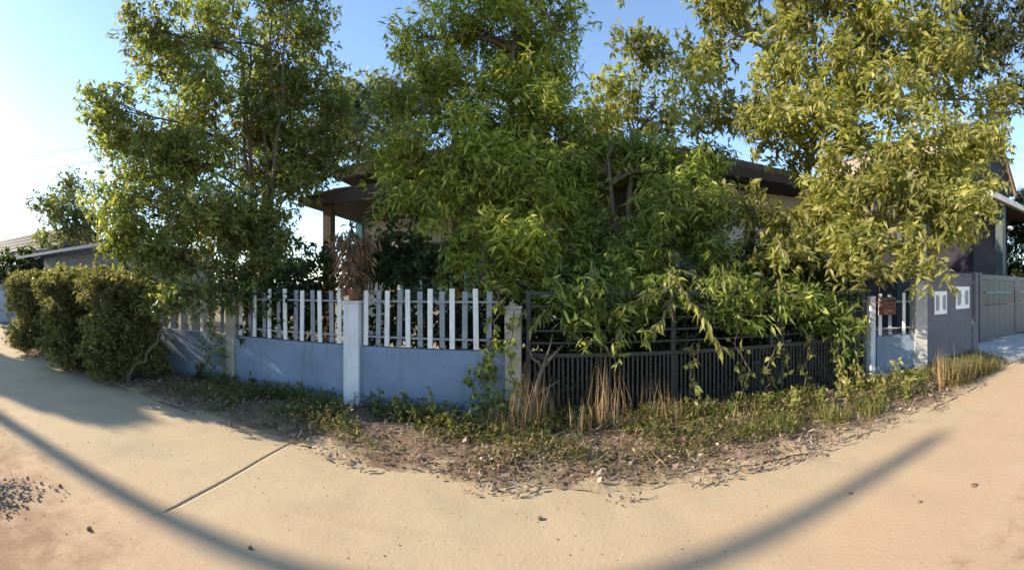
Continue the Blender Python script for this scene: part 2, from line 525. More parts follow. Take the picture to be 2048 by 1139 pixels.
def pick_mesh(w, h, t=.022):
    mb = MB(); mb.box(-w / 2, w / 2, -t / 2, t / 2, 0, h)
    return mb.mesh('picket', M['white'], .004)
PICK = [pick_mesh(.066, h) for h in (.73, .745, .755)]
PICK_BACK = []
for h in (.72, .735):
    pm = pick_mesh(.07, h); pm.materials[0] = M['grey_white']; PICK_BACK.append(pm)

def fence_bay(a, b, label, wall_h=.84, n=None, start_front=True, step=.15, group='picket fence bays along the front of the lot'):
    d = (b - a); L = d.length; ang = math.atan2(d.y, d.x)
    root = empty('picket_fence', (a.x, a.y, 0), ang, label, 'fence', group)
    mb = MB()
    # rendered dwarf wall with a slightly uneven face
    nx = max(6, int(L / .2)); V = []; F = []
    for side in (-.06, .06):
        for i in range(nx + 1):
            for j in range(5):
                x = L * i / nx
                V.append((x, side + .004 * nz(x + a.x, j * .3, 2.5, side), -.05 + (wall_h + .05) * j / 4))
    for s_ in range(2):
        o = s_ * (nx + 1) * 5
        for i in range(nx):
            for j in range(4):
                q = (o + i * 5 + j, o + (i + 1) * 5 + j, o + (i + 1) * 5 + j + 1, o + i * 5 + j + 1)
                F.append(q if s_ == 0 else q[::-1])
    o2 = (nx + 1) * 5
    for i in range(nx):
        F.append((i * 5 + 4, (i + 1) * 5 + 4, o2 + (i + 1) * 5 + 4, o2 + i * 5 + 4))
    mb.add(V, F); mb.build('low_wall', M['wall_blue'], root)
    for z in (wall_h + .13, wall_h + .60):
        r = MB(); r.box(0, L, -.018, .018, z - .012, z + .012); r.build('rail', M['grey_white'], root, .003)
    k = 0; x = .08
    while x < L - .06:
        front = (k % 2 == 0) == start_front
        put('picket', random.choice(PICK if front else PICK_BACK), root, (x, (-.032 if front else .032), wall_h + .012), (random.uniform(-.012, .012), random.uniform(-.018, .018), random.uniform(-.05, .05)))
        x += step * random.uniform(.95, 1.05); k += 1
    return root

def pillar(px, h, w, m, label, off=0.0, group='pillars of the front fence'):
    p = fence_frame(px)
    root = empty('fence_pillar', (p.x + off * .075, p.y - off, 0), FA, label, 'pillar', group)
    mb = MB(); mb.box(-w / 2, w / 2, -w / 2, w / 2, -.08, h); mb.build('shaft', m, root, .008)
    cp = MB(); cp.box(-w / 2 - .012, w / 2 + .012, -w / 2 - .012, w / 2 + .012, h + .001, h + .035); cp.build('cap', m, root, .006)
    return p

def at_line(px, dx=0.0):
    x = fx(px) + dx; return Vector((x, FY(x), 0))

p0, p1, p2, p3 = at_line(318), at_line(467), at_line(709), at_line(1027)
wP = .2
def trimmed(a, b, ta=.105, tb=.105):
    d = (b - a).normalized(); return a + d * ta, b - d * tb
fence_bay(*trimmed(p0, p1, 0), 'low blue wall with white pickets beside the clipped hedge, half hidden by the tree')
fence_bay(*trimmed(p1, p2), 'low blue wall with white pickets between the mossy pillar and the white pillar')
fence_bay(*trimmed(p2, p3), 'low blue wall with white pickets between the white pillar and the dark gate')
pillar(467, 1.50, .19, M['pillar_mossy'], 'mossy grey beige concrete pillar under the left tree')
pillar(709, 1.41, .23, M['white_pillar'], 'clean white square pillar carrying the dead pot plant')
pillar(1027, 1.36, .2, M['pillar_mossy'], 'weathered pillar wrapped in vine beside the dark gate')

# right hand bay, splayed a little to the road
q0 = at_line(1742); q1 = q0 + Vector((.92, -.36, 0))
fence_bay(*trimmed(q0, q1, .08, .12), 'short bay of blue wall and sparse white pickets right of the dark gate', wall_h=.78, step=.24, start_front=True)
pr = empty('fence_pillar', (q0.x, q0.y, 0), FA, 'slim white post where the dark gate ends on the right', 'pillar', 'pillars of the front fence')
mb = MB(); mb.box(-.06, .06, -.06, .06, -.08, 1.48); mb.build('shaft', M['white_pillar'], pr, .006)
pr = empty('fence_pillar', (q1.x, q1.y, 0), FA - .4, 'thick white corner pillar beside the dark grey wall', 'pillar', 'pillars of the front fence')
M['pillar_grey'] = mat('dull white concrete', (.43, .42, .42), .85, .3, 6, .3, 50)
mb = MB(); mb.box(-.125, .125, -.125, .125, -.08, 1.72); mb.build('shaft', M['pillar_grey'], pr, .008)
cp = MB(); cp.box(-.14, .14, -.14, .14, 1.721, 1.76); cp.build('cap', M['pillar_grey'], pr, .006)

# mailbox hung on that bay
dq = (q1 - q0).normalized(); nq = Vector((dq.y, -dq.x, 0))
mp = q0 + dq * .27 + nq * .10
mbx = empty('mailbox', (mp.x, mp.y, 1.16), math.atan2(dq.y, dq.x), 'rusty red brown letter box hung on the short picket bay', 'mailbox')
b = MB(); b.box(-.15, .15, -.05, .05, 0, .24); b.build('body', M['mailbox'], mbx, .006)
b = MB(); b.add([(-.165, -.075, .241), (.165, -.075, .241), (.165, .05, .29), (-.165, .05, .29), (-.165, -.075, .252), (.165, -.075, .252), (.165, .05, .302), (-.165, .05, .302)],
                [(0, 3, 2, 1), (4, 5, 6, 7), (0, 1, 5, 4), (1, 2, 6, 5), (2, 3, 7, 6), (3, 0, 4, 7)]); b.build('lid', M['mailbox'], mbx)
b = MB(); b.box(-.10, .10, -.056, -.0505, .17, .19); b.build('slot', M['gate'], mbx)

# ------------------------------------------------------------------ dark sliding gate
ga = at_line(1052); gb = at_line(1728)
GL = (gb - ga).length
gate = empty('sliding_gate', (ga.x, ga.y, .05), FA, 'long black steel sliding gate of close upright bars under open slats', 'gate')
GZ = .74; GT = 1.53
for x in (0, GL - .06):
    f = MB(); f.box(x, x + .06, -.03, .03, 0, GT); f.build('end_post', M['gate'], gate, .004)
for z, h in ((.03, .05), (GZ, .055), (GT - .03, .05)):
    r = MB(); r.box(.061, GL - .061, -.026, .026, z - h / 2, z + h / 2); r.build('rail', M['gate'], gate, .004)
for x in (GL * .36, GL * .68):
    r = MB(); r.box(x - .03, x + .03, -.024, .024, .056, GZ - .029); r.build('stile', M['gate'], gate, .003)
    r = MB(); r.box(x - .03, x + .03, -.024, .024, GZ + .029, GT - .056); r.build('stile', M['gate'], gate, .003)
bm_ = MB(); bm_.box(-.014, .014, -.012, .012, .056, GZ - .029); bar_me = bm_.mesh('bar', M['gate'], .003)
x = .11
while x < GL - .09:
    if min(abs(x - GL * .36), abs(x - GL * .68)) > .05:
        put('bar', bar_me, gate, (x, 0, 0), (0, random.uniform(-.006, .006), random.uniform(-.3, .3)))
    x += .058
sl = MB(); sl.box(.062, GL - .062, -.012, .012, -.013, .013); sl_me = sl.mesh('slat', M['gate'], .003)
for k in range(4):
    put('slat', sl_me, gate, (0, -.030, GZ + .155 + k * .148))
tr = MB(); tr.box(-.4, GL + .2, -.03, .03, -.04, -.015); tr.build('track', M['rail_steel'], gate)

# ------------------------------------------------------------------ neighbour on the right: grey wall, plaques, gate, carport, house
wa = at_line(1850, .12) ; wb = at_line(1938)
wa = Vector((q1.x + .22, q1.y + .06, 0))
wd = (wb - wa); wl = wd.length; wang = math.atan2(wd.y, wd.x)
gw = empty('garden_wall', (wa.x, wa.y, 0), wang, 'dark grey rendered garden wall carrying the two white plaques', 'wall')
b = MB(); b.box(0, wl, -.08, .08, -.08, 1.9); b.build('wall_panel', M['grey_wall'], gw, .006)
b = MB(); b.box(-.01, wl + .0, -.10, .10, 1.901, 1.95); b.build('coping', M['grey_wall'], gw, .006)
b = MB(); b.box(wl + .002, wl + .30, -.11, .11, -.08, 2.0); b.build('end_pier', M['grey_wall'], gw, .008)
b = MB(); b.box(wl + .01, wl + .12, -.128, -.112, .85, 1.99); b.build('dark_strip', M['grey_trim'], gw, .003)

def plaque(px0, px1, z0, z1, label):
    a0 = (px0 - 1024) / K; a1 = (px1 - 1024) / K
    def hit(a):
        dirv = Vector((math.sin(a), math.cos(a)))
        # intersection with the wall's front face
        u = Vector((math.cos(wang), math.sin(wang))); n = Vector((-u.y, u.x))
        o = Vector((wa.x, wa.y)) - n * .08
        t = o.dot(n) / dirv.dot(n)
        return (dirv * t - o).dot(u)
    s0, s1 = hit(a0), hit(a1); w = s1 - s0
    ctr = gw.matrix_basis @ Vector(((s0 + s1) / 2, -.083, 0))
    r = empty('number_plaque', (ctr.x, ctr.y, z0), wang, label, 'sign', 'white plaques on the grey wall')
    h = z1 - z0
    b = MB(); b.box(-w / 2, w / 2, -.012, .0, 0, h); b.build('board', M['plaque_white'], r, .003)
    for sx in (-1, 1):      # the grey fields that leave a white upright with wide ends
        xa, xb = sorted((sx * w * .14, sx * w * .40)); xm = sx * w * .21
        b = MB(); ins = [(sx * w * .14, h * .26), (sx * w * .22, h * .17), (sx * w * .40, h * .17), (sx * w * .40, h * .83), (sx * w * .22, h * .83), (sx * w * .14, h * .74)]
        V = [(p[0], -.0165, p[1]) for p in ins] + [(p[0], -.0125, p[1]) for p in ins]
        Fq = [tuple(range(6)) if sx > 0 else tuple(reversed(range(6)))] + [(i, i + 6, (i + 1) % 6 + 6, (i + 1) % 6) for i in range(6)]
        b.add(V, Fq); b.build('grey_field', M['plaque_back'], r)
    return r
plaque(1911, 1938, 1.17, 1.66, 'white plaque with an upright stroke near the end pier of the grey wall')
plaque(1868, 1893, 1.10, 1.56, 'white plaque half covered by hanging leaves next to the white corner pillar')

# recessed neighbour gate
na, nb = Vector((9.75, 5.95)), Vector((15.8, 4.75))
na = Vector((12.25 * math.sin(1.117), 12.25 * math.cos(1.117)))
nb = Vector((17.2 * math.sin(1.262), 17.2 * math.cos(1.262)))
nd = nb - na; nl = nd.length; nang = math.atan2(nd.y, nd.x)
ng = empty('driveway_gate', (na.x, na.y, .06), nang, 'grey framed double gate with teal sheet panels on the concrete driveway', 'gate')
NH = 1.98
b = MB(); b.box(-.12, 0, -.06, .06, -.06, NH + .05); b.build('gate_post', M['gate_frame'], ng, .006)
half = nl / 2
for k in range(2):
    o = k * half + .01
    fr = MB(); fr.box(o, o + .09, -.03, .03, 0, NH); fr.box(o + half - .11, o + half - .02, -.03, .03, 0, NH)
    fr.box(o + .091, o + half - .111, -.03, .03, NH - .16, NH); fr.box(o + .091, o + half - .111, -.03, .03, 0, .09)
    leaf = fr.build('gate_leaf', M['gate_frame'], ng, .004)
    pw = (half - .21) / 6
    for j in range(6):
        xx = o + .095 + j * pw
        b = MB(); b.box(xx, xx + pw - .012, -.012, .012, .092, 1.05); b.build('panel', M['gate_frame'], leaf, .003)
        b = MB(); b.box(xx, xx + pw - .012, -.008, .008, 1.062, NH - .162); b.build('upper_panel', M['gate_teal'], leaf, .003)
    b = MB(); b.box(o + .3, o + half - .5, -.03, -.014, 1.42, 1.47); b.build('bar', M['teal'], leaf)

# carport: flat slab on dark columns, oval lamp
cpz = 4.72
cp = empty('carport', (13.15, 6.0, 0), nang, 'flat carport roof with pale edge on dark columns behind the driveway gate', 'carport')
b = MB(); b.box(0, 5.6, .0, 3.4, cpz, cpz + .06); b.build('soffit', M['soffit'], cp)
b = MB(); b.box(-.06, 5.7, -.1, 3.5, cpz + .061, cpz + .27); b.build('roof_slab', M['concrete_white'], cp, .01)
for cx, cy in ((1.35, .25), (4.8, .25), (.35, 3.0), (4.8, 3.0)):
    b = MB(); b.box(cx - .15, cx + .15, cy - .15, cy + .15, 0, cpz - .001); b.build('column', M['column'], cp, .01)
b = MB(); b.box(-.5, 6.5, 3.52, 3.7, 0, cpz - .01); b.build('back_wall', M['column'], cp)
lp = P(2021, 456, 15.2)
lr = empty('wall_lamp', lp, nang, 'small white oval lamp on the dark carport column', 'lamp')
b = MB()
for i in range(8):
    t0 = -math.pi / 2 + math.pi * i / 7
    for j in range(12):
        a = 2 * math.pi * j / 12
        b.v.append((.19 * math.cos(t0) * math.cos(a), -.08 + .09 * math.cos(t0) * math.sin(a) if False else .08 * math.cos(t0) * math.sin(a), .075 * math.sin(t0)))
for i in range(7):
    for j in range(12):
        b.f.append((i * 12 + j, i * 12 + (j + 1) % 12, (i + 1) * 12 + (j + 1) % 12, (i + 1) * 12 + j))
b.build('diffuser', M['lamp'], lr, smooth=True)

def roof_courses(mb, a, b_, c, d, n, t=.03):
    """a slope from eave a-b up to ridge d-c, as n overlapping courses"""
    a, b_, c, d = map(Vector, (a, b_, c, d))
    nrm = (b_ - a).cross(d - a).normalized()
    if nrm.z < 0: nrm = -nrm
    for i in range(n):
        t0, t1 = i / n, min(1, (i + 1.15) / n)
        l0, r0, l1, r1 = a.lerp(d, t0), b_.lerp(c, t0), a.lerp(d, t1), b_.lerp(c, t1)
        up0, up1 = nrm * (t * 1.6), nrm * (t * .45)
        V = [l0, r0, r1, l1, l0 + up0, r0 + up0, r1 + up1, l1 + up1]
        mb.add(V, [(0, 3, 2, 1), (4, 5, 6, 7), (0, 1, 5, 4), (1, 2, 6, 5), (2, 3, 7, 6), (3, 0, 4, 7)])

# neighbour's house: gable end dark, sunlit pale roof slope to the left
nh = empty('gabled_house', (0, 0, 0), 0, 'tall gabled house with dark boarded gable and pale beige roof behind the carport', 'house')
hx0, hx1, hy0, hy1, ez, rz_ = 13.6, 18.0, 6.9, 17.0, 5.9, 8.3
hm = (hx0 + hx1) / 2
b = MB(); b.box(hx0 + .5, hx1 - .5, hy0 + .25, hy1, 0, ez); b.build('wall', M['gable'], nh)
b = MB(); b.add([(hx0 + .02, hy0 + .15, ez - .05), (hx1 - .02, hy0 + .15, ez - .05), (hm, hy0 + .15, rz_ - .05), (hx0 + .02, hy0 + .24, ez - .05), (hx1 - .02, hy0 + .24, ez - .05), (hm, hy0 + .24, rz_ - .05)],
                [(0, 1, 2), (5, 4, 3), (0, 3, 4, 1), (1, 4, 5, 2), (2, 5, 3, 0)]); b.build('gable', M['gable'], nh)
b = MB(); b.box(hx0 + .5, hx1 - .5, hy0 + .16, hy0 + .245, 4.2, ez - .055); b.build('upper_wall', M['gable'], nh)
rf = MB(); roof_courses(rf, (hx0 - .1, hy1, ez), (hx0 - .1, hy0, ez), (hm, hy0, rz_), (hm, hy1, rz_), 16)
roof_courses(rf, (hx1 + .1, hy0, ez), (hx1 + .1, hy1, ez), (hm, hy1, rz_), (hm, hy0, rz_), 16)
rfo = rf.build('roof', M['roof_pale'], nh)
b = MB(); b.tube([(hm, hy0 - .05, rz_ + .03), (hm, hy1, rz_ + .03)], .09, 8); b.build('ridge_cap', M['fascia'], rfo)
b = MB()
for sgn in (0, 1):
    xa = hx0 - .12 if sgn == 0 else hx1 + .12
    A, B = Vector((xa, hy0 - .02, ez - .12)), Vector((hm, hy0 - .02, rz_ - .1))
    V = [A, B, B + Vector((0, 0, .16)), A + Vector((0, 0, .16))]
    V += [v + Vector((0, .05, 0)) for v in V]
    b.add(V, [(0, 1, 2, 3), (7, 6, 5, 4), (0, 4, 5, 1), (1, 5, 6, 2), (2, 6, 7, 3), (3, 7, 4, 0)])
b.build('bargeboard', M['mailbox'], rfo)

# ------------------------------------------------------------------ the house behind the trees (frame of its own, turned like the fence)
hs = empty('house', (0, 0, 0), FA, 'single storey white house with brown grey roof and deep porch behind the trees', 'house')
b = MB(); b.box(-4.65, 7.4, 10.2, 17, 0, 4.3); b.build('wall', M['house_wall'], hs)
b = MB(); b.box(-4.85, -4.655, 10.1, 10.35, 0, 4.3); b.build('corner_board', M['teal'], hs, .006)
b = MB(); b.box(-4.6, 7.6, 7.75, 10.19, 0, .35); b.build('porch_floor', M['pole'], hs)
# main hip roof
e0, e1, ya, yb, zE, zR = -4.9, 8.2, 9.0, 17.6, 4.5, 6.3
rf = MB()
roof_courses(rf, (e0, ya, zE), (e1, ya, zE), (e1 - 4.2, 13.3, zR), (e0 + 3.6, 13.3, zR), 20)
roof_courses(rf, (e1, yb, zE), (e0, yb, zE), (e0 + 3.6, 13.3, zR), (e1 - 4.2, 13.3, zR), 10)
rfo = rf.build('roof', M['roof'], hs)
sd = MB()
roof_courses(sd, (e0, yb, zE), (e0, ya, zE), (e0 + 3.6, 13.3, zR), (e0 + 3.6, 13.301, zR), 20)
sd.build('hip', M['roof'], rfo)
sd = MB()
roof_courses(sd, (e1, ya, zE), (e1, yb, zE), (e1 - 4.2, 13.301, zR), (e1 - 4.2, 13.3, zR), 20)
sd.build('hip', M['roof'], rfo)
b = MB(); b.box(e0, e1, ya - .03, ya + .0, zE - .2, zE + .02); b.build('fascia', M['fascia'], rfo)
b = MB(); b.box(e0 + .02, e1 - .02, ya + .01, 10.2, zE - .19, zE - .16); b.build('soffit', M['soffit'], rfo)
# porch roof, left part of the front
pf = MB(); roof_courses(pf, (-4.95, 7.5, 3.52), (2.6, 7.5, 3.52), (2.6, 9.3, 4.12), (-4.95, 9.3, 4.12), 6)
pfo = pf.build('porch_roof', M['roof'], hs)
b = MB(); b.box(-4.95, 2.6, 7.46, 7.495, 3.36, 3.55); b.build('fascia', M['fascia'], pfo)
b = MB(); b.box(-4.9, 2.55, 7.55, 10.19, 3.40, 3.43); b.build('ceiling', M['soffit'], pfo)
for x in (-4.35, -1.6, .8, 2.4, 5.0, 7.2):
    top = 3.39 if x < 2.5 else 4.3
    y = 7.75 if x < 2.5 else 9.3
    b = MB(); b.box(x - .1, x + .1, y - .1, y + .1, .351 if x < 2.5 else 0, top); b.build('porch_post', M['wood'], hs, .008)
for x in (-3.05, -.9, 1.5, 4.0, 6.2):
    w = 1.1
    fr = MB(); fr.box(x - w / 2, x - w / 2 + .09, 10.12, 10.195, 1.3, 2.75); fr.box(x + w / 2 - .09, x + w / 2, 10.12, 10.195, 1.3, 2.75)
    fr.box(x - w / 2 + .091, x + w / 2 - .091, 10.12, 10.195, 2.66, 2.75); fr.box(x - w / 2 + .091, x + w / 2 - .091, 10.12, 10.195, 1.3, 1.39)
    fr.box(x - .03, x + .03, 10.13, 10.194, 1.391, 2.659)
    wo_ = fr.build('window', M['teal'], hs)
    for sx in (-1, 1):
        xa, xb = sorted((x + sx * .031, x + sx * (w / 2 - .091)))
        b = MB(); b.box(xa, xb, 10.16, 10.185, 1.391, 2.659); b.build('pane', M['pane'], wo_)
dr = MB(); dr.box(-2.45, -1.55, 10.13, 10.195, .36, 2.55); do = dr.build('door', M['teal'], hs, .01)
b = MB(); b.box(-2.36, -2.32, 10.08, 10.129, 1.35, 1.5); b.build('handle', M['gate_frame'], do)

# ------------------------------------------------------------------ left: neighbour's sheet roof, far wall, far house
lh = empty('bungalow', (0, 0, 0), 0, 'low bungalow with pale metal eave seen above the hedge', 'house')
rf = MB(); roof_courses(rf, (-17.6, 7.3, 3.0), (-9.2, 7.45, 3.0), (-9.2, 11.5, 3.75), (-17.6, 11.5, 3.75), 7)
ro = rf.build('roof', M['dark_roof'], lh)
b = MB(); b.add([(-17.7, 7.22, 2.97), (-9.1, 7.37, 2.97), (-9.1, 7.40, 2.97), (-17.7, 7.25, 2.97), (-17.7, 7.22, 3.08), (-9.1, 7.37, 3.08), (-9.1, 7.40, 3.08), (-17.7, 7.25, 3.08)],
                [(0, 3, 2, 1), (4, 5, 6, 7), (0, 1, 5, 4), (1, 2, 6, 5), (2, 3, 7, 6), (3, 0, 4, 7)]); b.build('eave_flashing', M['metal_roof'], ro)
M['dull_wall'] = mat('dull blue grey wall', (.17, .20, .24), .85, .2, 3, .1, 60)
b = MB(); b.box(-17, -9.8, 8.3, 11.4, 0, 2.98); b.build('wall', M['dull_wall'], lh)
fw = empty('boundary_wall', (-19.8, 6.4, 0), math.radians(84), 'pale blue boundary wall across the far left end of the street', 'wall')
b = MB(); b.box(0, 7, -.08, .08, -.05, 1.75); b.build('wall_panel', M['far_wall'], fw, .006)
b = MB(); b.box(-.05, 7.05, -.11, .11, 1.751, 1.82); b.build('coping', M['far_wall'], fw, .006)
fh = empty('far_house', (-27, 11.5, 0), math.radians(8), 'distant house with slate blue roof beyond the pale blue wall', 'house')
b = MB(); b.box(-4, 6, -2.5, 3, 0, 3.1); b.build('wall', M['dull_wall'], fh)
rf = MB(); roof_courses(rf, (-4.6, -3.1, 3.1), (6.6, -3.1, 3.1), (6.6, .3, 5.4), (-4.6, .3, 5.4), 8); roof_courses(rf, (6.6, 3.6, 3.1), (-4.6, 3.6, 3.1), (-4.6, .3, 5.4), (6.6, .3, 5.4), 8)
rf.build('roof', M['dark_roof'], fh)
b = MB(); b.add([(6.3, -3, 3.1), (6.3, 3.5, 3.1), (6.3, .3, 5.35), (6.2, -3, 3.1), (6.2, 3.5, 3.1), (6.2, .3, 5.35)], [(0, 1, 2), (5, 4, 3), (0, 3, 4, 1), (1, 4, 5, 2), (2, 5, 3, 0)]); b.build('gable', M['dark_roof'], fh)

# ------------------------------------------------------------------ trees
G_OLIVE = [(.195, .235, .072), (.135, .18, .065), (.27, .28, .09), (.28, .22, .10)]
G_BRIGHT = [(.29, .335, .064), (.20, .25, .053), (.38, .40, .088), (.10, .14, .035)]
G_YEL = [(.27, .27, .085), (.205, .225, .064), (.34, .32, .12), (.14, .165, .05)]
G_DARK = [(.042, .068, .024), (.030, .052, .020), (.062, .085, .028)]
G_HAZE = [(.19, .22, .15), (.14, .175, .12), (.23, .25, .16)]  # pale greyish leaves, distance haze mixed into the colour
SP_A = dict(pull=.42, L=.12, W=.046, nt=6, m=10, cover=2.0, cols=G_OLIVE, p=[.4, .32, .2, .08], cr=.22, droop=.35)
SP_B = dict(pull=.5, L=.16, W=.036, nt=7, m=11, cover=1.75, cols=G_BRIGHT, p=[.4, .3, .15, .15], cr=.20, droop=.75, tw=.3, lift=.45)
SP_D = dict(pull=.5, L=.165, W=.054, nt=6, m=10, cover=1.9, cols=G_YEL, p=[.4, .3, .15, .15], cr=.22, droop=.5, lift=.2)
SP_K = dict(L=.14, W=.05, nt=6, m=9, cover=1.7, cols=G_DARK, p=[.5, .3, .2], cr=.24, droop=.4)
SP_H = dict(L=.20, W=.10, nt=6, m=8, cover=1.6, cols=G_HAZE, p=[.4, .35, .25], cr=.35, droop=.3)
SP_C = dict(L=.18, W=.065, nt=6, m=8, cover=1.5, cols=G_YEL, p=[.35, .35, .1, .2], cr=.28, droop=.4)
SP_HEDGE = dict(pull=.2, L=.065, W=.032, nt=7, m=10, cover=3.4, cols=[(.19, .195, .075), (.125, .14, .058), (.24, .225, .095), (.17, .14, .08)], p=[.4, .3, .15, .15], cr=.11, droop=.1, tw=.1)

tree('broadleaf_tree', 'tall olive green tree with several stems leaning over the left white pickets', 'tree', (-4.75, 6.7),
     [(480, -90, 190, 110, 8.5, 1.5, .75), (390, 90, 140, 110, 8.3, 1.3, .75), (570, 70, 100, 120, 8.8, 1.2, .7), (645, 10, 45, 30, 8.8, .7, .6), (290, 60, 55, 70, 8.3, .6, .7), (255, 280, 95, 100, 8.0, 1.0, .85), (215, 380, 40, 60, 8.0, .6, .8),
      (205, 215, 55, 55, 8.0, .6), (430, 270, 150, 130, 8.3, 1.5, .85), (590, 260, 110, 130, 9.0, 1.2, .85), (625, 300, 70, 50, 8.5, .6), (660, 250, 50, 60, 8.7, .7), (672, 312, 42, 38, 8.3, .5, .8), (575, 385, 50, 40, 8.0, .5, .8), (330, 600, 60, 30, 6.8, .4), (500, 590, 70, 30, 6.8, .4), (545, 470, 40, 70, 8.0, .5), (660, 180, 45, 60, 9.2, .7, .8), (290, 430, 110, 90, 7.9, 1.1), (430, 430, 130, 100, 7.9, 1.3),
      (560, 350, 70, 60, 8.4, .8, .8), (330, 525, 90, 48, 7.4, .6), (450, 540, 80, 50, 7.2, .6), (555, 520, 60, 60, 7.4, .6), (260, 500, 60, 60, 8.0, .6), (500, 440, 70, 80, 8.2, .8), (350, 330, 80, 80, 8.2, .9), (520, 180, 110, 90, 8.8, 1.2, .6), (400, 590, 70, 30, 6.9, .4)], SP_A, .07, (-4.5, 7.1, 7.6), stems=5)
tree('broadleaf_tree', 'bright green tree with drooping feathery leaves in the middle of the lot', 'tree', (-.25, 7.1),
     [(980, -70, 170, 100, 7.5, 1.2), (960, 80, 150, 100, 7.4, 1.2), (830, 75, 48, 50, 7.3, .5), (1085, 120, 75, 110, 7.6, .9), (1120, 20, 45, 60, 7.6, .5), (930, 230, 110, 90, 7.1, 1.0, .85), (1060, 260, 100, 90, 7.0, 1.0),
      (850, 310, 75, 70, 6.8, .8), (790, 380, 50, 40, 6.6, .5, .7), (765, 295, 60, 45, 7.4, .6, .85), (800, 220, 50, 50, 7.4, .6, .7), (880, 170, 70, 70, 7.2, .8, .7), (1010, 190, 110, 70, 7.3, 1.0), (1010, 310, 130, 60, 6.9, .8), (1150, 260, 60, 60, 7.4, .7, .8), (950, 350, 110, 80, 6.5, .9), (860, 400, 80, 60, 6.4, .6, .8), (1090, 370, 110, 90, 6.6, .9), (970, 450, 100, 75, 6.2, .7), (1090, 480, 110, 75, 6.1, .7), (960, 540, 90, 40, 5.9, .4), (1080, 560, 90, 40, 5.9, .4)],
     SP_B, .12, (.1, 7.3, 6.6), stems=2)
root_k = tree('broadleaf_tree', 'dark green spreading tree overhanging the dark gate with sunlit drooping sprays', 'tree', (2.0, 6.6),
     [(1200, 330, 90, 80, 7.2, .9), (1310, 320, 90, 60, 7.4, .9), (1220, 450, 110, 90, 6.6, .9), (1350, 430, 100, 90, 6.8, 1.0), (1450, 570, 90, 50, 5.7, .35, .5), (1270, 590, 110, 45, 5.3, .3, .7), (1130, 600, 80, 45, 5.2, .3, .8), (1600, 590, 90, 50, 6.0, .3, .45), (1530, 620, 60, 40, 5.8, .25, .4), (1200, 640, 60, 35, 5.1, .2, .6), (1680, 620, 50, 60, 6.4, .3), (1290, 530, 120, 70, 6.4, .7), (1430, 520, 90, 80, 6.7, .8), (1180, 560, 70, 50, 6.1, .5), (1430, 410, 70, 60, 7.0, .7), (1390, 300, 80, 40, 7.6, .7, .8), (1350, 340, 80, 40, 7.2, .5, .9), (1250, 290, 80, 60, 7.4, .8)],
     dict(SP_B, cols=[(.19, .24, .054), (.12, .165, .042), (.33, .36, .095)], p=[.45, .4, .15], cover=1.9), .11, (2.0, 6.9, 4.4), stems=2)
tree('broadleaf_tree', 'slender pale green tree against the sky between the two tallest crowns', 'tree', (3.2, 10.0),
     [(1290, 105, 62, 75, 10, .9, .8), (1235, 190, 62, 60, 10, .9, .9), (1300, 240, 75, 60, 9.8, .9), (1190, 270, 55, 65, 9.8, .9), (1345, 190, 40, 60, 9.9, .6, .7)], SP_C, .07, (3.1, 10, 6.2))
tree('broadleaf_tree', 'large yellow green tree lit by the sun above the right end of the fence', 'tree', (5.0, 6.0),
     [(1450, 60, 100, 100, 7.6, 1.2), (1590, -20, 150, 100, 7.6, 1.4), (1600, 120, 130, 90, 7.3, 1.2), (1780, 40, 150, 110, 7.8, 1.4), (1410, 190, 70, 80, 7.4, .9, .85), (1520, 240, 110, 70, 7.1, 1.0), (1650, 240, 110, 80, 6.9, 1.0),
      (1770, 180, 110, 90, 7.1, 1.1, .85), (1880, 140, 90, 100, 7.6, 1.0, .8), (1700, 330, 80, 55, 6.8, .8, .85), (1850, 290, 100, 60, 7.0, .8, .6), (1810, 400, 110, 60, 6.4, .7), (1760, 470, 110, 60, 6.2, .6), (1890, 430, 80, 60, 6.6, .6), (1950, 400, 45, 60, 6.8, .4, .8), (1740, 525, 70, 36, 6.1, .4), (1845, 520, 50, 50, 6.1, .4), (1570, 320, 70, 36, 7.2, .6, .6), (1570, 425, 110, 50, 7.0, .6), (1670, 440, 80, 60, 6.8, .6), (1560, 520, 90, 60, 6.6, .5, .7), (1660, 400, 70, 50, 7.0, .6), (1940, 280, 80, 70, 8.0, .6, .8), (1870, 350, 80, 50, 7.4, .6, .8), (1985, 200, 60, 60, 8.5, .6, .6), (1960, 350, 40, 40, 7.4, .4, .6), (1830, 330, 90, 50, 7.0, .6, .9), (1920, 290, 70, 50, 7.6, .6, .9)],
     SP_D, .13, (5.2, 5.9, 6.2), stems=2, bark='bark_pale')
tree('broadleaf_tree', 'darker green tree filling the top right corner over the gabled house', 'tree', (9.3, 6.4),
     [(1980, 20, 100, 90, 11.0, 1.4), (2030, 130, 90, 80, 11.2, 1.3), (1930, 90, 70, 70, 10.8, 1.2, .8), (2020, 215, 60, 40, 11.0, .9, .7), (1900, -40, 100, 80, 11, 1.3), (2100, 60, 80, 110, 11.5, 1.2)], dict(SP_K, L=.17, W=.07, cover=1.2, cols=[(.055, .075, .035), (.075, .085, .035), (.11, .10, .04)]), .13, (9.9, 5.3, 7.4))
tree('broadleaf_tree', 'grey green tree far behind the house roof', 'tree', (-4.8, 18.0),
     [(770, 215, 90, 60, 19, 2.0), (700, 205, 60, 50, 19, 1.5), (830, 210, 70, 50, 19, 1.5), (790, 290, 90, 50, 18.5, 1.4), (745, 178, 40, 30, 19, 1.0, .6), (700, 285, 60, 40, 18.5, 1.2), (860, 160, 50, 50, 19, 1.2, .7), (690, 240, 60, 60, 18.5, 1.4)], dict(SP_H, L=.24, W=.11), .2)
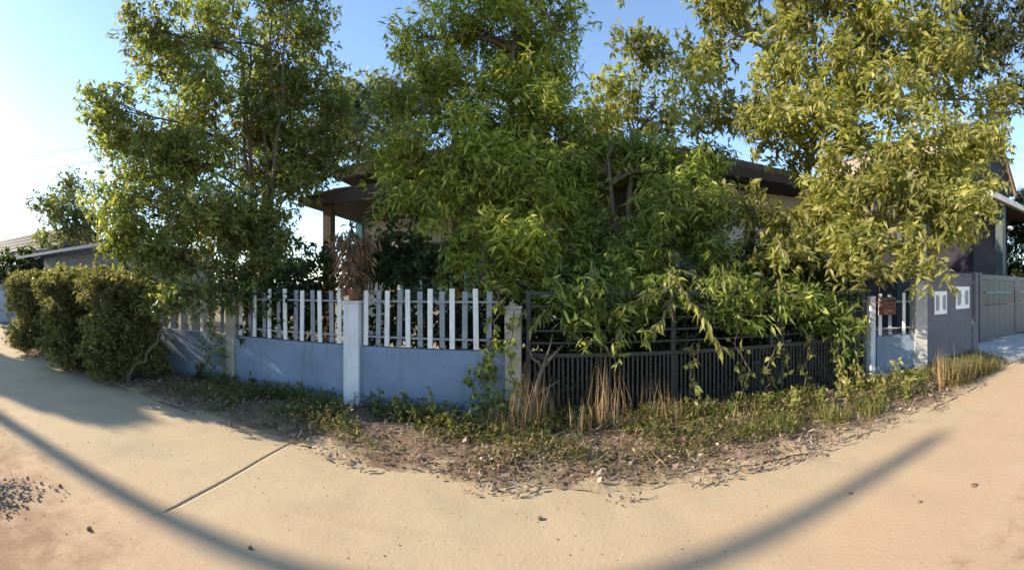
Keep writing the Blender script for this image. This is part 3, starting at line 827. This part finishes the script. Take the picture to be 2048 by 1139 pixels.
tree('broadleaf_tree', 'small pale tree far left above the bungalow roof', 'tree', (-17.6, 12.6),
     [(125, 420, 48, 48, 20, 1.4), (150, 380, 34, 34, 20, 1.0, .8), (95, 420, 30, 40, 20, 1.0, .7), (175, 440, 40, 50, 20, 1.2), (120, 465, 60, 26, 20, 1.2)], dict(SP_H, L=.2, W=.09, cols=[(.17, .19, .08), (.13, .155, .075), (.22, .23, .11)]), .13)

# garden shrubs behind the fence
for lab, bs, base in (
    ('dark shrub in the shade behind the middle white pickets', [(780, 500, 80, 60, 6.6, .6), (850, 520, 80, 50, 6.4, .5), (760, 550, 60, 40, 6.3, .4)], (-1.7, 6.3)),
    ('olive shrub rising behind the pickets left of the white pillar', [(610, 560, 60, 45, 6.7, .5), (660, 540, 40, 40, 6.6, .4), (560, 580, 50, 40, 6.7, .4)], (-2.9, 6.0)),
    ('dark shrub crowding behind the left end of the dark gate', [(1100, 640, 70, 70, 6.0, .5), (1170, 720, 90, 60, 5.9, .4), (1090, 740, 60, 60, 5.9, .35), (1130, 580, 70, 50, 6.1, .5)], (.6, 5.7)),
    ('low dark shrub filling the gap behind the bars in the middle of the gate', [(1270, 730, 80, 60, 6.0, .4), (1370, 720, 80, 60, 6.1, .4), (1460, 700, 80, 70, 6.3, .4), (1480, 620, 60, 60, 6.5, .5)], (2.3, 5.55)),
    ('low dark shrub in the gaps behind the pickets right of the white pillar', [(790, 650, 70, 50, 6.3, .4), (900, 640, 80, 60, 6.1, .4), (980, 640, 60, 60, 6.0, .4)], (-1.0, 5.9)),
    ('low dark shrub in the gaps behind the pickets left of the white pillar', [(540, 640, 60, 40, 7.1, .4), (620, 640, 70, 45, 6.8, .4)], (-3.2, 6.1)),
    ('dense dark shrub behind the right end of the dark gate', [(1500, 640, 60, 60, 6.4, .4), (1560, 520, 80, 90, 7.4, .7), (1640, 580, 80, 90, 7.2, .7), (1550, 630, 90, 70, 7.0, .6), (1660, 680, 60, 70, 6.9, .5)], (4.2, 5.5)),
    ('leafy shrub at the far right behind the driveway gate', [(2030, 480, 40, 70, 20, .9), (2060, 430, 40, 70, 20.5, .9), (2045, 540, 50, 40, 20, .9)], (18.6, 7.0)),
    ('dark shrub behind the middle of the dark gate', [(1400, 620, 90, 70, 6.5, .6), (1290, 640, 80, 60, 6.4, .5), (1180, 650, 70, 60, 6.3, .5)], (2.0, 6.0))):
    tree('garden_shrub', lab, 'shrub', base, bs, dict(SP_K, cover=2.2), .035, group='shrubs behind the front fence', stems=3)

# hedge of clipped bushes on the left
for lab, px, py, rx, ry, r in (
    ('clipped hedge bush nearest the white pickets', 244, 640, 58, 100, 7.4), ('rounded hedge bush in the middle of the hedge row', 170, 625, 64, 95, 8.5), ('outermost hedge bush at the far left end of the hedge row', 94, 615, 58, 80, 10.4)):
    bs = [(px + ax * rx, py + ay * ry, rx * .74, ry * .42, r + .2 * ax, .6, 1.1) for ax in (-.75, 0, .75) for ay in (-.58, 0, .62)]
    bs += [(px + ax * rx, py + ry * .92, rx * .5, ry * .2, r - .1, .5, 1.0) for ax in (-.6, .6)]
    c = P(px, py, r)
    tree('hedge_bush', lab, 'hedge', (c.x, c.y), bs, SP_HEDGE, .05, (c.x, c.y, 1.6), group='hedge bushes at the left end of the fence', stems=3)
b_far = [(-30, 545, 50, 26, 21.8, 1.2), (25, 548, 46, 24, 22, 1.2), (75, 540, 40, 30, 22, 1.2), (10, 520, 26, 20, 22.3, .8), (55, 510, 30, 22, 23, .8)]
tree('garden_shrub', 'dark far off shrubs showing over the pale blue wall', 'shrub', (-20.9, 8.6), b_far, dict(SP_K, L=.22, W=.10, cover=2.2), .06, group='shrubs over the far wall', twig=False)

# unseen tree, crown shaped for the road shade, and the pole beside the road
def offpx(x, y, z):
    r = math.hypot(x, y); return 1024 + K * math.atan2(x, y), HOR - (z - CH) * K / r, r
sh = []
a, b_, r = offpx(-18.2, 2.12, 5.0)
sh.append((a, b_, .95 * K / r, 1.75 * K / r, r, .95, 1.6))
tree('shade_casting_tree', 'narrow dense tree out of view, crown shaped for its shade on the road', 'tree', (-18.2, 2.12), sh, dict(SP_K, L=.10, W=.07, cover=6, pull=0, nt=2, m=8, cr=.05, tw=.05), .12, (-18.2, 2.12, 6.2), twig=False)

pole = empty('utility_pole', (-16.5, .97, 0), 0, 'round concrete utility pole beside the road on the left', 'utility pole')
b = MB(); b.tube([(0, 0, -.2), (0, 0, 4.5), (0, 0, 9.5)], [.14, .12, .095], 14); b.build('shaft', M['pole'], pole, smooth=True)
b = MB(); b.tube([(0, 0, 9.501), (0, 0, 9.56)], [.10, .085], 14); b.build('cap', M['rail_steel'], pole)

# wires in the sky at the left
def wire(label, p, q, sag):
    p, q = Vector(p), Vector(q); pts = []
    for i in range(25):
        t = i / 24; v = p.lerp(q, t); v.z -= sag * 4 * t * (1 - t); pts.append(v)
    o = MB(); o.tube(pts, .011, 5)
    w = o.build('power_cable', M['cable']); tag(w, label, 'cable', 'overhead cables')
wire('upper black overhead cable crossing the pale sky at the left', (-33, 9.2, 11.5), (-4.6, 9.4, 5.6), .2)
wire('lower black overhead cable crossing the pale sky at the left', (-33, 9.3, 10.6), (-4.6, 9.5, 5.2), .25)
p2_ = empty('utility_pole', (-33, 9.25, 0), 0, 'distant concrete utility pole carrying the two overhead cables', 'utility pole')
b = MB(); b.tube([(0, 0, -.2), (0, 0, 6), (0, 0, 11.8)], [.17, .14, .11], 12); b.build('shaft', M['pole'], p2_, smooth=True)

# ------------------------------------------------------------------ dead pot plant on the white pillar
pp_ = at_line(709)
pot = empty('potted_plant', (pp_.x, pp_.y, 1.447), 0, 'dead brown pot plant with hanging dry leaves on the white pillar', 'pot plant')
prof = [(.07, 0), (.095, .12), (.105, .13), (.105, .16), (.085, .16), (.08, .12), (0, .12)]
b = MB()
for r_, z_ in prof:
    for j in range(14):
        a = 2 * math.pi * j / 14; b.v.append((r_ * math.cos(a), r_ * math.sin(a), z_))
for i in range(len(prof) - 1):
    for j in range(14):
        b.f.append((i * 14 + j, i * 14 + (j + 1) % 14, (i + 1) * 14 + (j + 1) % 14, (i + 1) * 14 + j))
b.f.append(tuple(reversed(range(14))))
b.build('pot', M['terracotta'], pot, smooth=True)
b = MB()
for k in range(5):
    a = k * 1.3; b.tube([(0, 0, .12), (.04 * math.cos(a), .04 * math.sin(a), .4), (.16 * math.cos(a), .12 * math.sin(a), .75)], [.012, .009, .004], 5)
b.build('stem', M['bark'], pot)
n = 620
ang = rng.uniform(0, 2 * np.pi, n); hh = rng.uniform(.0, 1.0, n); rad = rng.uniform(.02, .34, n) * (.45 + .55 * np.abs(np.sin(ang * 1.5 + 1)) * (.3 + hh))
pos = np.stack([rad * np.cos(ang) - .02, rad * np.sin(ang), .12 + hh * .85], 1)
dd = np.stack([np.cos(ang) * .5, np.sin(ang) * .5, -rng.uniform(.4, 1.4, n)], 1) + rng.normal(0, .25, (n, 3))
cc = np.array([(.19, .12, .075), (.26, .165, .10), (.12, .075, .05)])[rng.choice(3, n)] * rng.uniform(.7, 1.2, (n, 1))
put('dry_foliage', leaves_mesh('dry_foliage', pos, dd, rng.normal(0, 1, (n, 3)) + 1e-3, rng.uniform(.10, .22, n), rng.uniform(.02, .045, n), cc, M['dry'], .2), pot)

# ------------------------------------------------------------------ climbing vines
def vine(label, strands, spec, m=None, group='vines on the front fence'):
    p0_ = strands[0][0]
    root = empty('climbing_vine', (p0_.x, p0_.y, 0), 0, label, 'vine', group)
    bi = Vector((p0_.x, p0_.y, 0)); st = MB(); cen = []; outw = []
    for s_ in strands:
        pts = []
        for a, b_ in zip(s_, s_[1:]): pts += wob(a, b_, 5, .05)
        st.tube([p - bi for p in pts], .008, 5)
        for p in pts:
            cen.append(p); outw.append((random.uniform(-.5, .5), -1, random.uniform(-.3, .3)))
    st.build('stem', M['bark'], root)
    cen = np.array([tuple(c) for c in cen]); outw = unit(np.array(outw))
    me = leaves_mesh('foliage', *clump_leaves(cen, outw, spec, rng.uniform(.75, 1.25, len(cen))), M['leaf'])
    put('foliage', me, root, -bi)
SPV = dict(L=.085, W=.055, nt=2, m=4, cols=G_BRIGHT + [(.17, .19, .06)], cr=.06, droop=.5, tw=.08)
vine('green vine climbing the weathered pillar left of the dark gate',
     [[P(975, 838, 5.0), P(968, 760, 5.0), P(985, 690, 5.02), P(1000, 610, 5.0), P(985, 560, 5.05)], [P(1015, 838, 4.95), P(1030, 770, 4.95), P(1012, 700, 4.95), P(1028, 620, 4.95)], [P(955, 830, 5.0), P(945, 770, 5.0), P(975, 720, 5.0)], [P(990, 850, 4.9), P(1000, 800, 4.9), P(975, 740, 4.95)]], SPV)
vine('sparse vine trailing over the mossy pillar and the pickets beside it',
     [[P(420, 745, 6.9), P(410, 690, 6.9), P(430, 620, 6.95), P(400, 560, 7.0)], [P(455, 760, 6.85), P(440, 700, 6.85), P(425, 650, 6.9)], [P(500, 620, 6.9), P(480, 560, 6.9)]], dict(SPV, cols=G_OLIVE, p=None))
vine('leafy creeper tangled over the right end of the dark gate',
     [[P(1690, 760, 6.6), P(1670, 690, 6.6), P(1690, 620, 6.6)], [P(1610, 770, 6.2), P(1620, 700, 6.25), P(1600, 640, 6.3)], [P(1560, 780, 6.0), P(1575, 720, 6.05), P(1550, 640, 6.1)], [P(1720, 760, 6.8), P(1715, 700, 6.8)]], dict(SPV, nt=1, m=4, L=.11, W=.07, cols=[(.28, .28, .09), (.20, .22, .06), (.34, .31, .12)], p=None))
vine('thin creeper with scattered yellow green leaves over the bars right of the gate middle',
     [[P(1480, 800, 5.55), P(1500, 740, 5.55), P(1470, 690, 5.5), P(1480, 620, 5.5)], [P(1385, 790, 5.3), P(1380, 730, 5.3), P(1400, 690, 5.3)], [P(1540, 800, 5.75), P(1530, 740, 5.75), P(1555, 690, 5.75)]], dict(SPV, nt=1, m=2, L=.12, W=.075, cols=[(.28, .28, .09), (.20, .22, .06)], p=None))

# sunlit drooping sprays in front of the gate: branches of the spreading tree with single leaves
lm = {}
for k, c in enumerate([(.24, .26, .065), (.19, .22, .05), (.28, .27, .09)]):
    lm[k] = leaves_mesh('leaf', [(0, 0, 0)], [(1, 0, 0)], [(0, 0, 1)], .15, .042, [c], M['leaf'], .25)
def spray(pts, n, sizes=(.8, 1.25)):
    bi = root_k.location
    pts = [Vector(p) for p in pts]; fine = []
    for a, b_ in zip(pts, pts[1:]): fine += wob(a, b_, 4, .03)[:-1]
    fine.append(pts[-1])
    st = MB(); st.tube([p - bi for p in fine], [.014 * (1.1 - .8 * i / len(fine)) for i in range(len(fine))], 5)
    br = st.build('branch', M['bark'], root_k, smooth=True)
    for k in range(n):
        t = (k + random.random()) / n * (len(fine) - 1.01)
        i = int(t); p = fine[i].lerp(fine[i + 1], t - i) - bi
        d = (fine[min(i + 1, len(fine) - 1)] - fine[i]).normalized()
        ld = (d * .6 + Vector((random.gauss(0, .7), random.gauss(-.25, .6), random.gauss(-.55, .35)))).normalized()
        q = ld.to_track_quat('X', 'Z')
        s = random.uniform(*sizes)
        put('leaf', lm[k % 3], br, p, (q @ Matrix.Rotation(random.uniform(-.8, .8), 4, 'X').to_quaternion()).to_euler(), (s, s, s))
spray([P(1345, 540, 5.5), P(1340, 575, 5.1), P(1300, 590, 5.0), P(1245, 612, 4.9)], 57)
spray([P(1345, 545, 5.5), P(1370, 590, 5.05), P(1410, 635, 4.95), P(1445, 700, 4.85)], 74)
spray([P(1350, 580, 5.15), P(1325, 640, 5.0), P(1290, 680, 4.9)], 44)
spray([P(1185, 520, 5.6), P(1180, 570, 5.05), P(1188, 630, 5.0), P(1205, 690, 4.95)], 61)
spray([P(1240, 600, 5.4), P(1242, 650, 5.05), P(1232, 690, 5.0)], 27)
spray([P(1120, 560, 5.6), P(1095, 620, 5.1), P(1060, 655, 5.0)], 30)
spray([P(1555, 480, 5.9), P(1575, 510, 5.7), P(1560, 530, 5.6)], 20)
spray([P(1555, 560, 6.1), P(1560, 610, 5.9)], 17)

# dead branch propped against the gate
st = MB(); pts = [Vector((*G(1058, 862), .02)), P(1068, 790, 4.85), P(1085, 735, 4.95), P(1125, 690, 5.05)]
bi = pts[0].copy()
db = empty('dead_branch', bi, 0, 'bare grey dead branch leaning on the left end of the dark gate', 'branch')
st.tube([p - bi for p in pts], [.035, .03, .024, .012], 7); st.build('limb', M['bark'], db, smooth=True)
for a, b_ in ((pts[2], P(1050, 692, 5.0)), (pts[2], P(1105, 668, 4.95)), (pts[1], P(1120, 760, 4.95))):
    st = MB(); st.tube([p - bi for p in wob(a, b_, 4, .03)], [.018, .015, .012, .009, .005], 5); st.build('twig', M['bark'], db)

# ------------------------------------------------------------------ verge plants
def tuft(name, label, cat, px, py, n, h, cols, spread, m, group, wid=.006):
    if 'dry' in name: n = int(n * .36); spread *= 1.6; h *= 1.2
    x, y = G(px, py)
    a = rng.uniform(0, 2 * np.pi, n); r = rng.uniform(0, spread, n)
    pos = np.stack([r * np.cos(a), r * np.sin(a), np.zeros(n)], 1)
    lean = rng.uniform(.05, .55, n) if 'dry' in name else rng.uniform(.1, 1.3, n)
    dd = np.stack([np.cos(a) * lean, np.sin(a) * lean, np.ones(n)], 1)
    nr = np.stack([np.cos(a), np.sin(a), np.zeros(n)], 1) + rng.normal(0, .2, (n, 3))
    cc = np.array(cols)[rng.choice(len(cols), n)] * rng.uniform(.75, 1.2, (n, 1))
    o = put(name, leaves_mesh(name, pos, dd, nr, h * rng.uniform(.45, 1.1, n), wid * rng.uniform(.7, 1.5, n), cc, m, .3), None, (x, y, .01))
    return tag(o, label, cat, group)
STRAW = [(.38, .28, .15), (.30, .21, .11), (.24, .19, .10), (.36, .22, .11)]
for px, py, n, h, sp, lab in (
    (1050, 868, 190, .62, .13, 'tallest golden dry grass tuft at the foot of the dead branch'), (1095, 852, 110, .48, .10, 'dry grass tuft just right of the dead branch'), (1020, 880, 120, .34, .14, 'low spread dry grass tuft below the vine pillar'),
    (1205, 862, 120, .62, .10, 'tall thin dry grass tuft in front of the gate below the hanging vine spray'), (1235, 858, 90, .55, .10, 'straw coloured grass tuft between the two gate tufts'), (1165, 872, 70, .36, .10, 'short dry grass tuft in front of the gate'),
    (1310, 850, 110, .45, .10, 'bristly dry grass tuft below the drooping leaf spray'), (1345, 856, 60, .34, .08, 'small dry grass tuft right of the bristly one'), (985, 862, 80, .30, .12, 'pale flattened grass tuft under the green vine'),
    (1480, 850, 80, .28, .12, 'yellowing grass tuft before the middle of the gate'), (1880, 782, 150, .55, .14, 'dry grass tuft at the foot of the thick corner pillar')):
    tuft('dry_grass_tuft', lab, 'grass tuft', px, py, n, h, STRAW, sp, M['straw'], 'dry grass tufts on the verge')
GRN = [(.10, .115, .04), (.06, .08, .03), (.17, .15, .07), (.13, .10, .06)]
for px, py, n, h, sp, lab in (
    (1915, 770, 320, .50, .22, 'bushy green grass clump in front of the grey wall'), (1955, 752, 300, .42, .22, 'green grass clump beside the driveway edge'), (1890, 760, 200, .42, .2, 'grass clump just right of the thick corner pillar'), (1985, 742, 200, .25, .2, 'low grass clump reaching onto the driveway'),
    (1560, 862, 170, .22, .22, 'light green grass clump on the verge before the right half of the gate'), (1500, 880, 120, .18, .2, 'thin green grass clump among the fallen leaves'), (1660, 842, 170, .22, .22, 'light grass clump below the gate end creeper'), (1740, 830, 150, .22, .2, 'grass clump on the verge below the slim white post')):
    tuft('grass_clump', lab, 'grass clump', px, py, n, h, (GRN + STRAW[:1]) if px > 1800 else [(.19, .21, .06), (.13, .155, .045), (.26, .24, .09)], sp, M['leaf'], 'grass clumps on the right part of the verge', .012)

def weed(px, py, h, n, label, cols):
    x, y = G(px, py)
    root = empty('weed_plant', (x, y, 0), 0, label, 'weed', 'weeds along the fence foot')
    st = MB(); cen = []
    for k in range(3):
        a = random.uniform(0, 6.28); l = random.uniform(.1, .35) * h
        pts = [Vector((0, 0, 0)), Vector((math.cos(a) * l * .4, math.sin(a) * l * .4, h * .5)), Vector((math.cos(a) * l, math.sin(a) * l, h * random.uniform(.8, 1.05)))]
        st.tube(pts, [.006, .005, .003], 4)
        for t in np.linspace(.2, 1, n):
            cen.append(tuple(pts[0].lerp(pts[2], t)))
    st.build('stem', M['bark'], root)
    cen = np.array(cen); ow = unit(rng.normal(0, 1, (len(cen), 3)))
    put('foliage', leaves_mesh('foliage', *clump_leaves(cen, ow, dict(L=.08, W=.045, nt=1, m=4, cols=cols, cr=.03, droop=.2, tw=.05), rng.uniform(.8, 1.2, len(cen))), M['leaf']), root)
W1 = [(.08, .115, .04), (.11, .14, .04)]; W2 = [(.15, .18, .045), (.20, .21, .065)]; W3 = [(.28, .26, .085), (.19, .21, .06)]
for px, py, h, n, lab, cols in (
    (640, 825, .26, 4, 'dark weed at the wall foot left of the white pillar', W1), (755, 845, .34, 5, 'dark leafy weed just right of the white pillar', W1), (800, 850, .40, 6, 'tall dark weed against the blue wall right of the white pillar', W1),
    (875, 858, .38, 6, 'upright weed in front of the blue wall before the vine', W2), (560, 805, .22, 4, 'small weed below the pickets right of the mossy pillar', W1), (935, 868, .22, 4, 'small weed at the foot of the green vine', W2),
    (1400, 850, .30, 5, 'green weed at the gate foot below the tip of the drooping spray', W2), (1530, 835, .30, 5, 'green weed right of the gate middle', W2), (1590, 830, .34, 6, 'yellow green weed near the gate end', W3),
    (1640, 822, .32, 6, 'leafy weed at the gate end creeper', W2), (1700, 812, .36, 6, 'broad pale weed below the slim white post', W3), (1760, 805, .40, 6, 'pale weed in front of the short picket bay', W3), (1810, 800, .34, 6, 'weed between the short picket bay and the road', W2), (1450, 842, .24, 4, 'low weed at the gate foot by the yellowing tuft', W2)):
    weed(px, py, h, n, lab, cols)
for px, py, h, n, lab, cols in (
    (505, 782, .22, 4, 'weed at the wall foot just right of the mossy pillar', W1), (600, 812, .28, 5, 'weed at the wall foot midway between the mossy and the white pillar', W2), (680, 832, .24, 5, 'weed touching the left side of the white pillar foot', W2),
    (835, 855, .30, 5, 'dark weed midway along the wall right of the white pillar', W1), (905, 862, .26, 5, 'weed with pale leaves left of the green vine foot', W3), (395, 760, .30, 5, 'weed under the tree shade left of the mossy pillar', W1),
    (1790, 790, .55, 7, 'tall pale weed against the short picket bay', W3), (1728, 795, .5, 7, 'tall leafy weed hiding the foot of the slim white post', W3), (1845, 790, .45, 7, 'leafy weed at the front of the thick corner pillar', W2), (1680, 800, .5, 7, 'tall weed climbing the right end of the gate', W3)):
    weed(px, py, h, n, lab, cols)

# ground cover weeds (a mass), leaf litter (a mass)
def band(n, x0, x1, f0, f1, power=1.0):
    x = rng.uniform(x0, x1, n); t = f0 + (f1 - f0) * rng.uniform(0, 1, n) ** power
    y = np.array([edge(a) + (FY(a) - .08 - edge(a)) * b_ + (-max(0, nz(a, 1, 2.2)) * .16 * rng.uniform() if b_ < 0 else 0) for a, b_ in zip(x, t)])
    z = np.array([max(verge_z(a, c, b_), road_z(a, c, .5) if b_ < .05 else -1) for a, c, b_ in zip(x, y, t)])
    return x, y, z, t
def patch(x, y, s, seed, thr): return np.array([nz(a, b_, s, seed) for a, b_ in zip(x, y)]) > thr
x, y, z, t = band(52000, -9.5, 8.6, .12, 1.0, .6)
k = patch(x, y, 1.5, 9, -.17); x, y, z = x[k], y[k], z[k]; n = len(x)
pos = np.stack([x, y, z + rng.uniform(0, 1, n) ** 2 * .17], 1)
dd = np.stack([rng.normal(0, 1, n), rng.normal(0, 1, n), rng.uniform(.1, 1.3, n)], 1)
cc = np.array([(.09, .115, .04), (.125, .15, .045), (.18, .185, .06), (.26, .20, .10)])[rng.choice(4, n, p=[.27, .28, .2, .25])] * rng.uniform(.7, 1.2, (n, 1))
tag(put('weeds', leaves_mesh('weeds', pos, dd, np.stack([rng.normal(0, .4, n), rng.normal(0, .4, n), np.ones(n)], 1), rng.uniform(.025, .085, n), rng.uniform(.010, .035, n), cc, M['leaf'])), 'low green ground cover along the fence foot', kind='stuff')

x, y, z, t = band(21000, -8, 7.0, -.14, .95, 1.1)
dens = np.clip(1 - np.abs(x - 1.2) / 4.6, .42, 1); k = (rng.uniform(0, 1, len(x)) < dens) & ((t > 0) | patch(x, y, 1.8, 31, .05))
x, y, z, t = x[k], y[k], z[k], t[k]; n = len(x)
pos = np.stack([x, y, z + rng.uniform(.004, .045, n)], 1)
a = rng.uniform(0, 2 * np.pi, n)
dd = np.stack([np.cos(a), np.sin(a), rng.normal(.1, .35, n)], 1)
cc = np.array([(.19, .135, .11), (.14, .10, .088), (.28, .215, .18), (.23, .185, .175), (.095, .066, .056), (.42, .34, .25)])[rng.choice(6, n, p=[.27, .22, .18, .15, .1, .08])] * rng.uniform(.75, 1.15, (n, 1))
tag(put('leaf_litter', leaves_mesh('leaf_litter', pos, dd, np.stack([rng.normal(0, .5, n), rng.normal(0, .5, n), np.ones(n)], 1), .022 + .085 * rng.uniform(0, 1, n) ** 2.2, .010 + .035 * rng.uniform(0, 1, n) ** 1.6, cc, M['dry'], -.25)), 'fallen brown leaves spread over the verge', kind='stuff')

x, y, z, t = band(5200, -7.5, 7.2, .0, 1.0, .9); n = len(x)
k = patch(x, y, 1.1, 21, -.1); x, y, z = x[k], y[k], z[k]; n = len(x)
a = rng.uniform(0, 2 * np.pi, n)
dd = np.stack([np.cos(a), np.sin(a), rng.uniform(-.05, .55, n)], 1)
cc = np.array([(.40, .30, .16), (.30, .22, .12), (.22, .17, .10)])[rng.choice(3, n)] * rng.uniform(.75, 1.15, (n, 1))
tag(put('straw', leaves_mesh('straw', np.stack([x, y, z + rng.uniform(.01, .05, n)], 1), dd, np.stack([rng.normal(0, .3, n), rng.normal(0, .3, n), np.ones(n)], 1), rng.uniform(.08, .32, n), rng.uniform(.004, .010, n), cc, M['straw'], .1)), 'dry straw stems strewn over the verge', kind='stuff')

# loose stones and clods on the road
def rock_mesh(name, s, m, seed):
    bm = bmesh.new(); bmesh.ops.create_icosphere(bm, subdivisions=2, radius=s)
    for v in bm.verts:
        v.co *= 1 + .35 * noise.noise(v.co / s * 1.1 + Vector((seed, seed * 2, 0)))
        v.co.z *= .62
    me = bpy.data.meshes.new(name); bm.to_mesh(me); bm.free(); me.materials.append(m)
    return me
for px, py, s, lab in ((1078, 982, .030, 'brown clod lying just off the middle of the leaf litter'), (1036, 996, .020, 'small brown clod left of the larger clod by the leaf litter'), (1079, 1041, .027, 'dark lone clod in the middle of the road'),
                       (500, 1102, .020, 'small dark clod on the sand below the slab joint'), (875, 958, .022, 'pebble at the left tip of the leaf litter'), (1948, 976, .032, 'dark clod on the sand near the right edge'), (1700, 992, .022, 'small clod beside the fading pole shadow'),
                       (1840, 1010, .018, 'tiny clod between the pole shadow and the right edge'), (178, 1062, .026, 'small stone near the dark gravel heap'), (120, 975, .022, 'pebble on the concrete near the pole shadow')):
    x, y = G(px, py)
    o = put('clod', rock_mesh('clod', s * .72, M['clod'], px * .37), None, (x, y, road_z(x, y, .5) + s * .4), (0, 0, px))
    tag(o, lab, 'stone', 'loose clods on the road')

def scatter_rocks(name, pts, sizes, m, label):
    V = []; F = []
    bm = bmesh.new(); bmesh.ops.create_icosphere(bm, subdivisions=1, radius=1)
    base = np.array([v.co[:] for v in bm.verts]); fc = [tuple(v.index for v in f.verts) for f in bm.faces]; bm.free()
    for i, (p, s) in enumerate(zip(pts, sizes)):
        b_ = base * rng.uniform(.6, 1.2, 3) + rng.normal(0, .12, base.shape)
        a = rng.uniform(0, 6.28); ca, sa = math.cos(a), math.sin(a)
        b_ = np.stack([b_[:, 0] * ca - b_[:, 1] * sa, b_[:, 0] * sa + b_[:, 1] * ca, b_[:, 2] * .7], 1) * s + np.array(p)
        k0 = len(V); V += [tuple(v) for v in b_]; F += [tuple(j + k0 for j in f) for f in fc]
    me = bpy.data.meshes.new(name); me.from_pydata(V, [], F); me.materials.append(m)
    return tag(put(name, me), label, kind='stuff')
n = 900; px_ = -3.03 + rng.normal(0, .13, n); py_ = .86 + rng.normal(0, .26, n)
hz = np.maximum(0, .10 - .22 * np.hypot(px_ + 3.0, (py_ - .84) * .8)) * rng.uniform(0, 1, n)
scatter_rocks('gravel', np.stack([px_, py_, .02 + hz], 1), rng.uniform(.005, .019, n) * rng.choice([.6, 1, 1.15], n), mat('dark gravel', (.30, .275, .24), .9, .7, 20, .3, 60), 'dark grey gravel heap at the near left edge of the road')
n = 1500; gx = rng.uniform(-7, 8, n); gy = np.array([rng.uniform(.6, edge0(a)) for a in gx])
scatter_rocks('pebbles', np.stack([gx, gy, np.array([road_z(a, b_, .5) for a, b_ in zip(gx, gy)]) + .002], 1), rng.uniform(.0015, .0045, n) * rng.choice([1, 1, 1, 1.8], n), mat('tan grit', (.27, .20, .13), .95, .4, 30, .3, 60), 'fine grit and crumbs scattered over the sandy road')
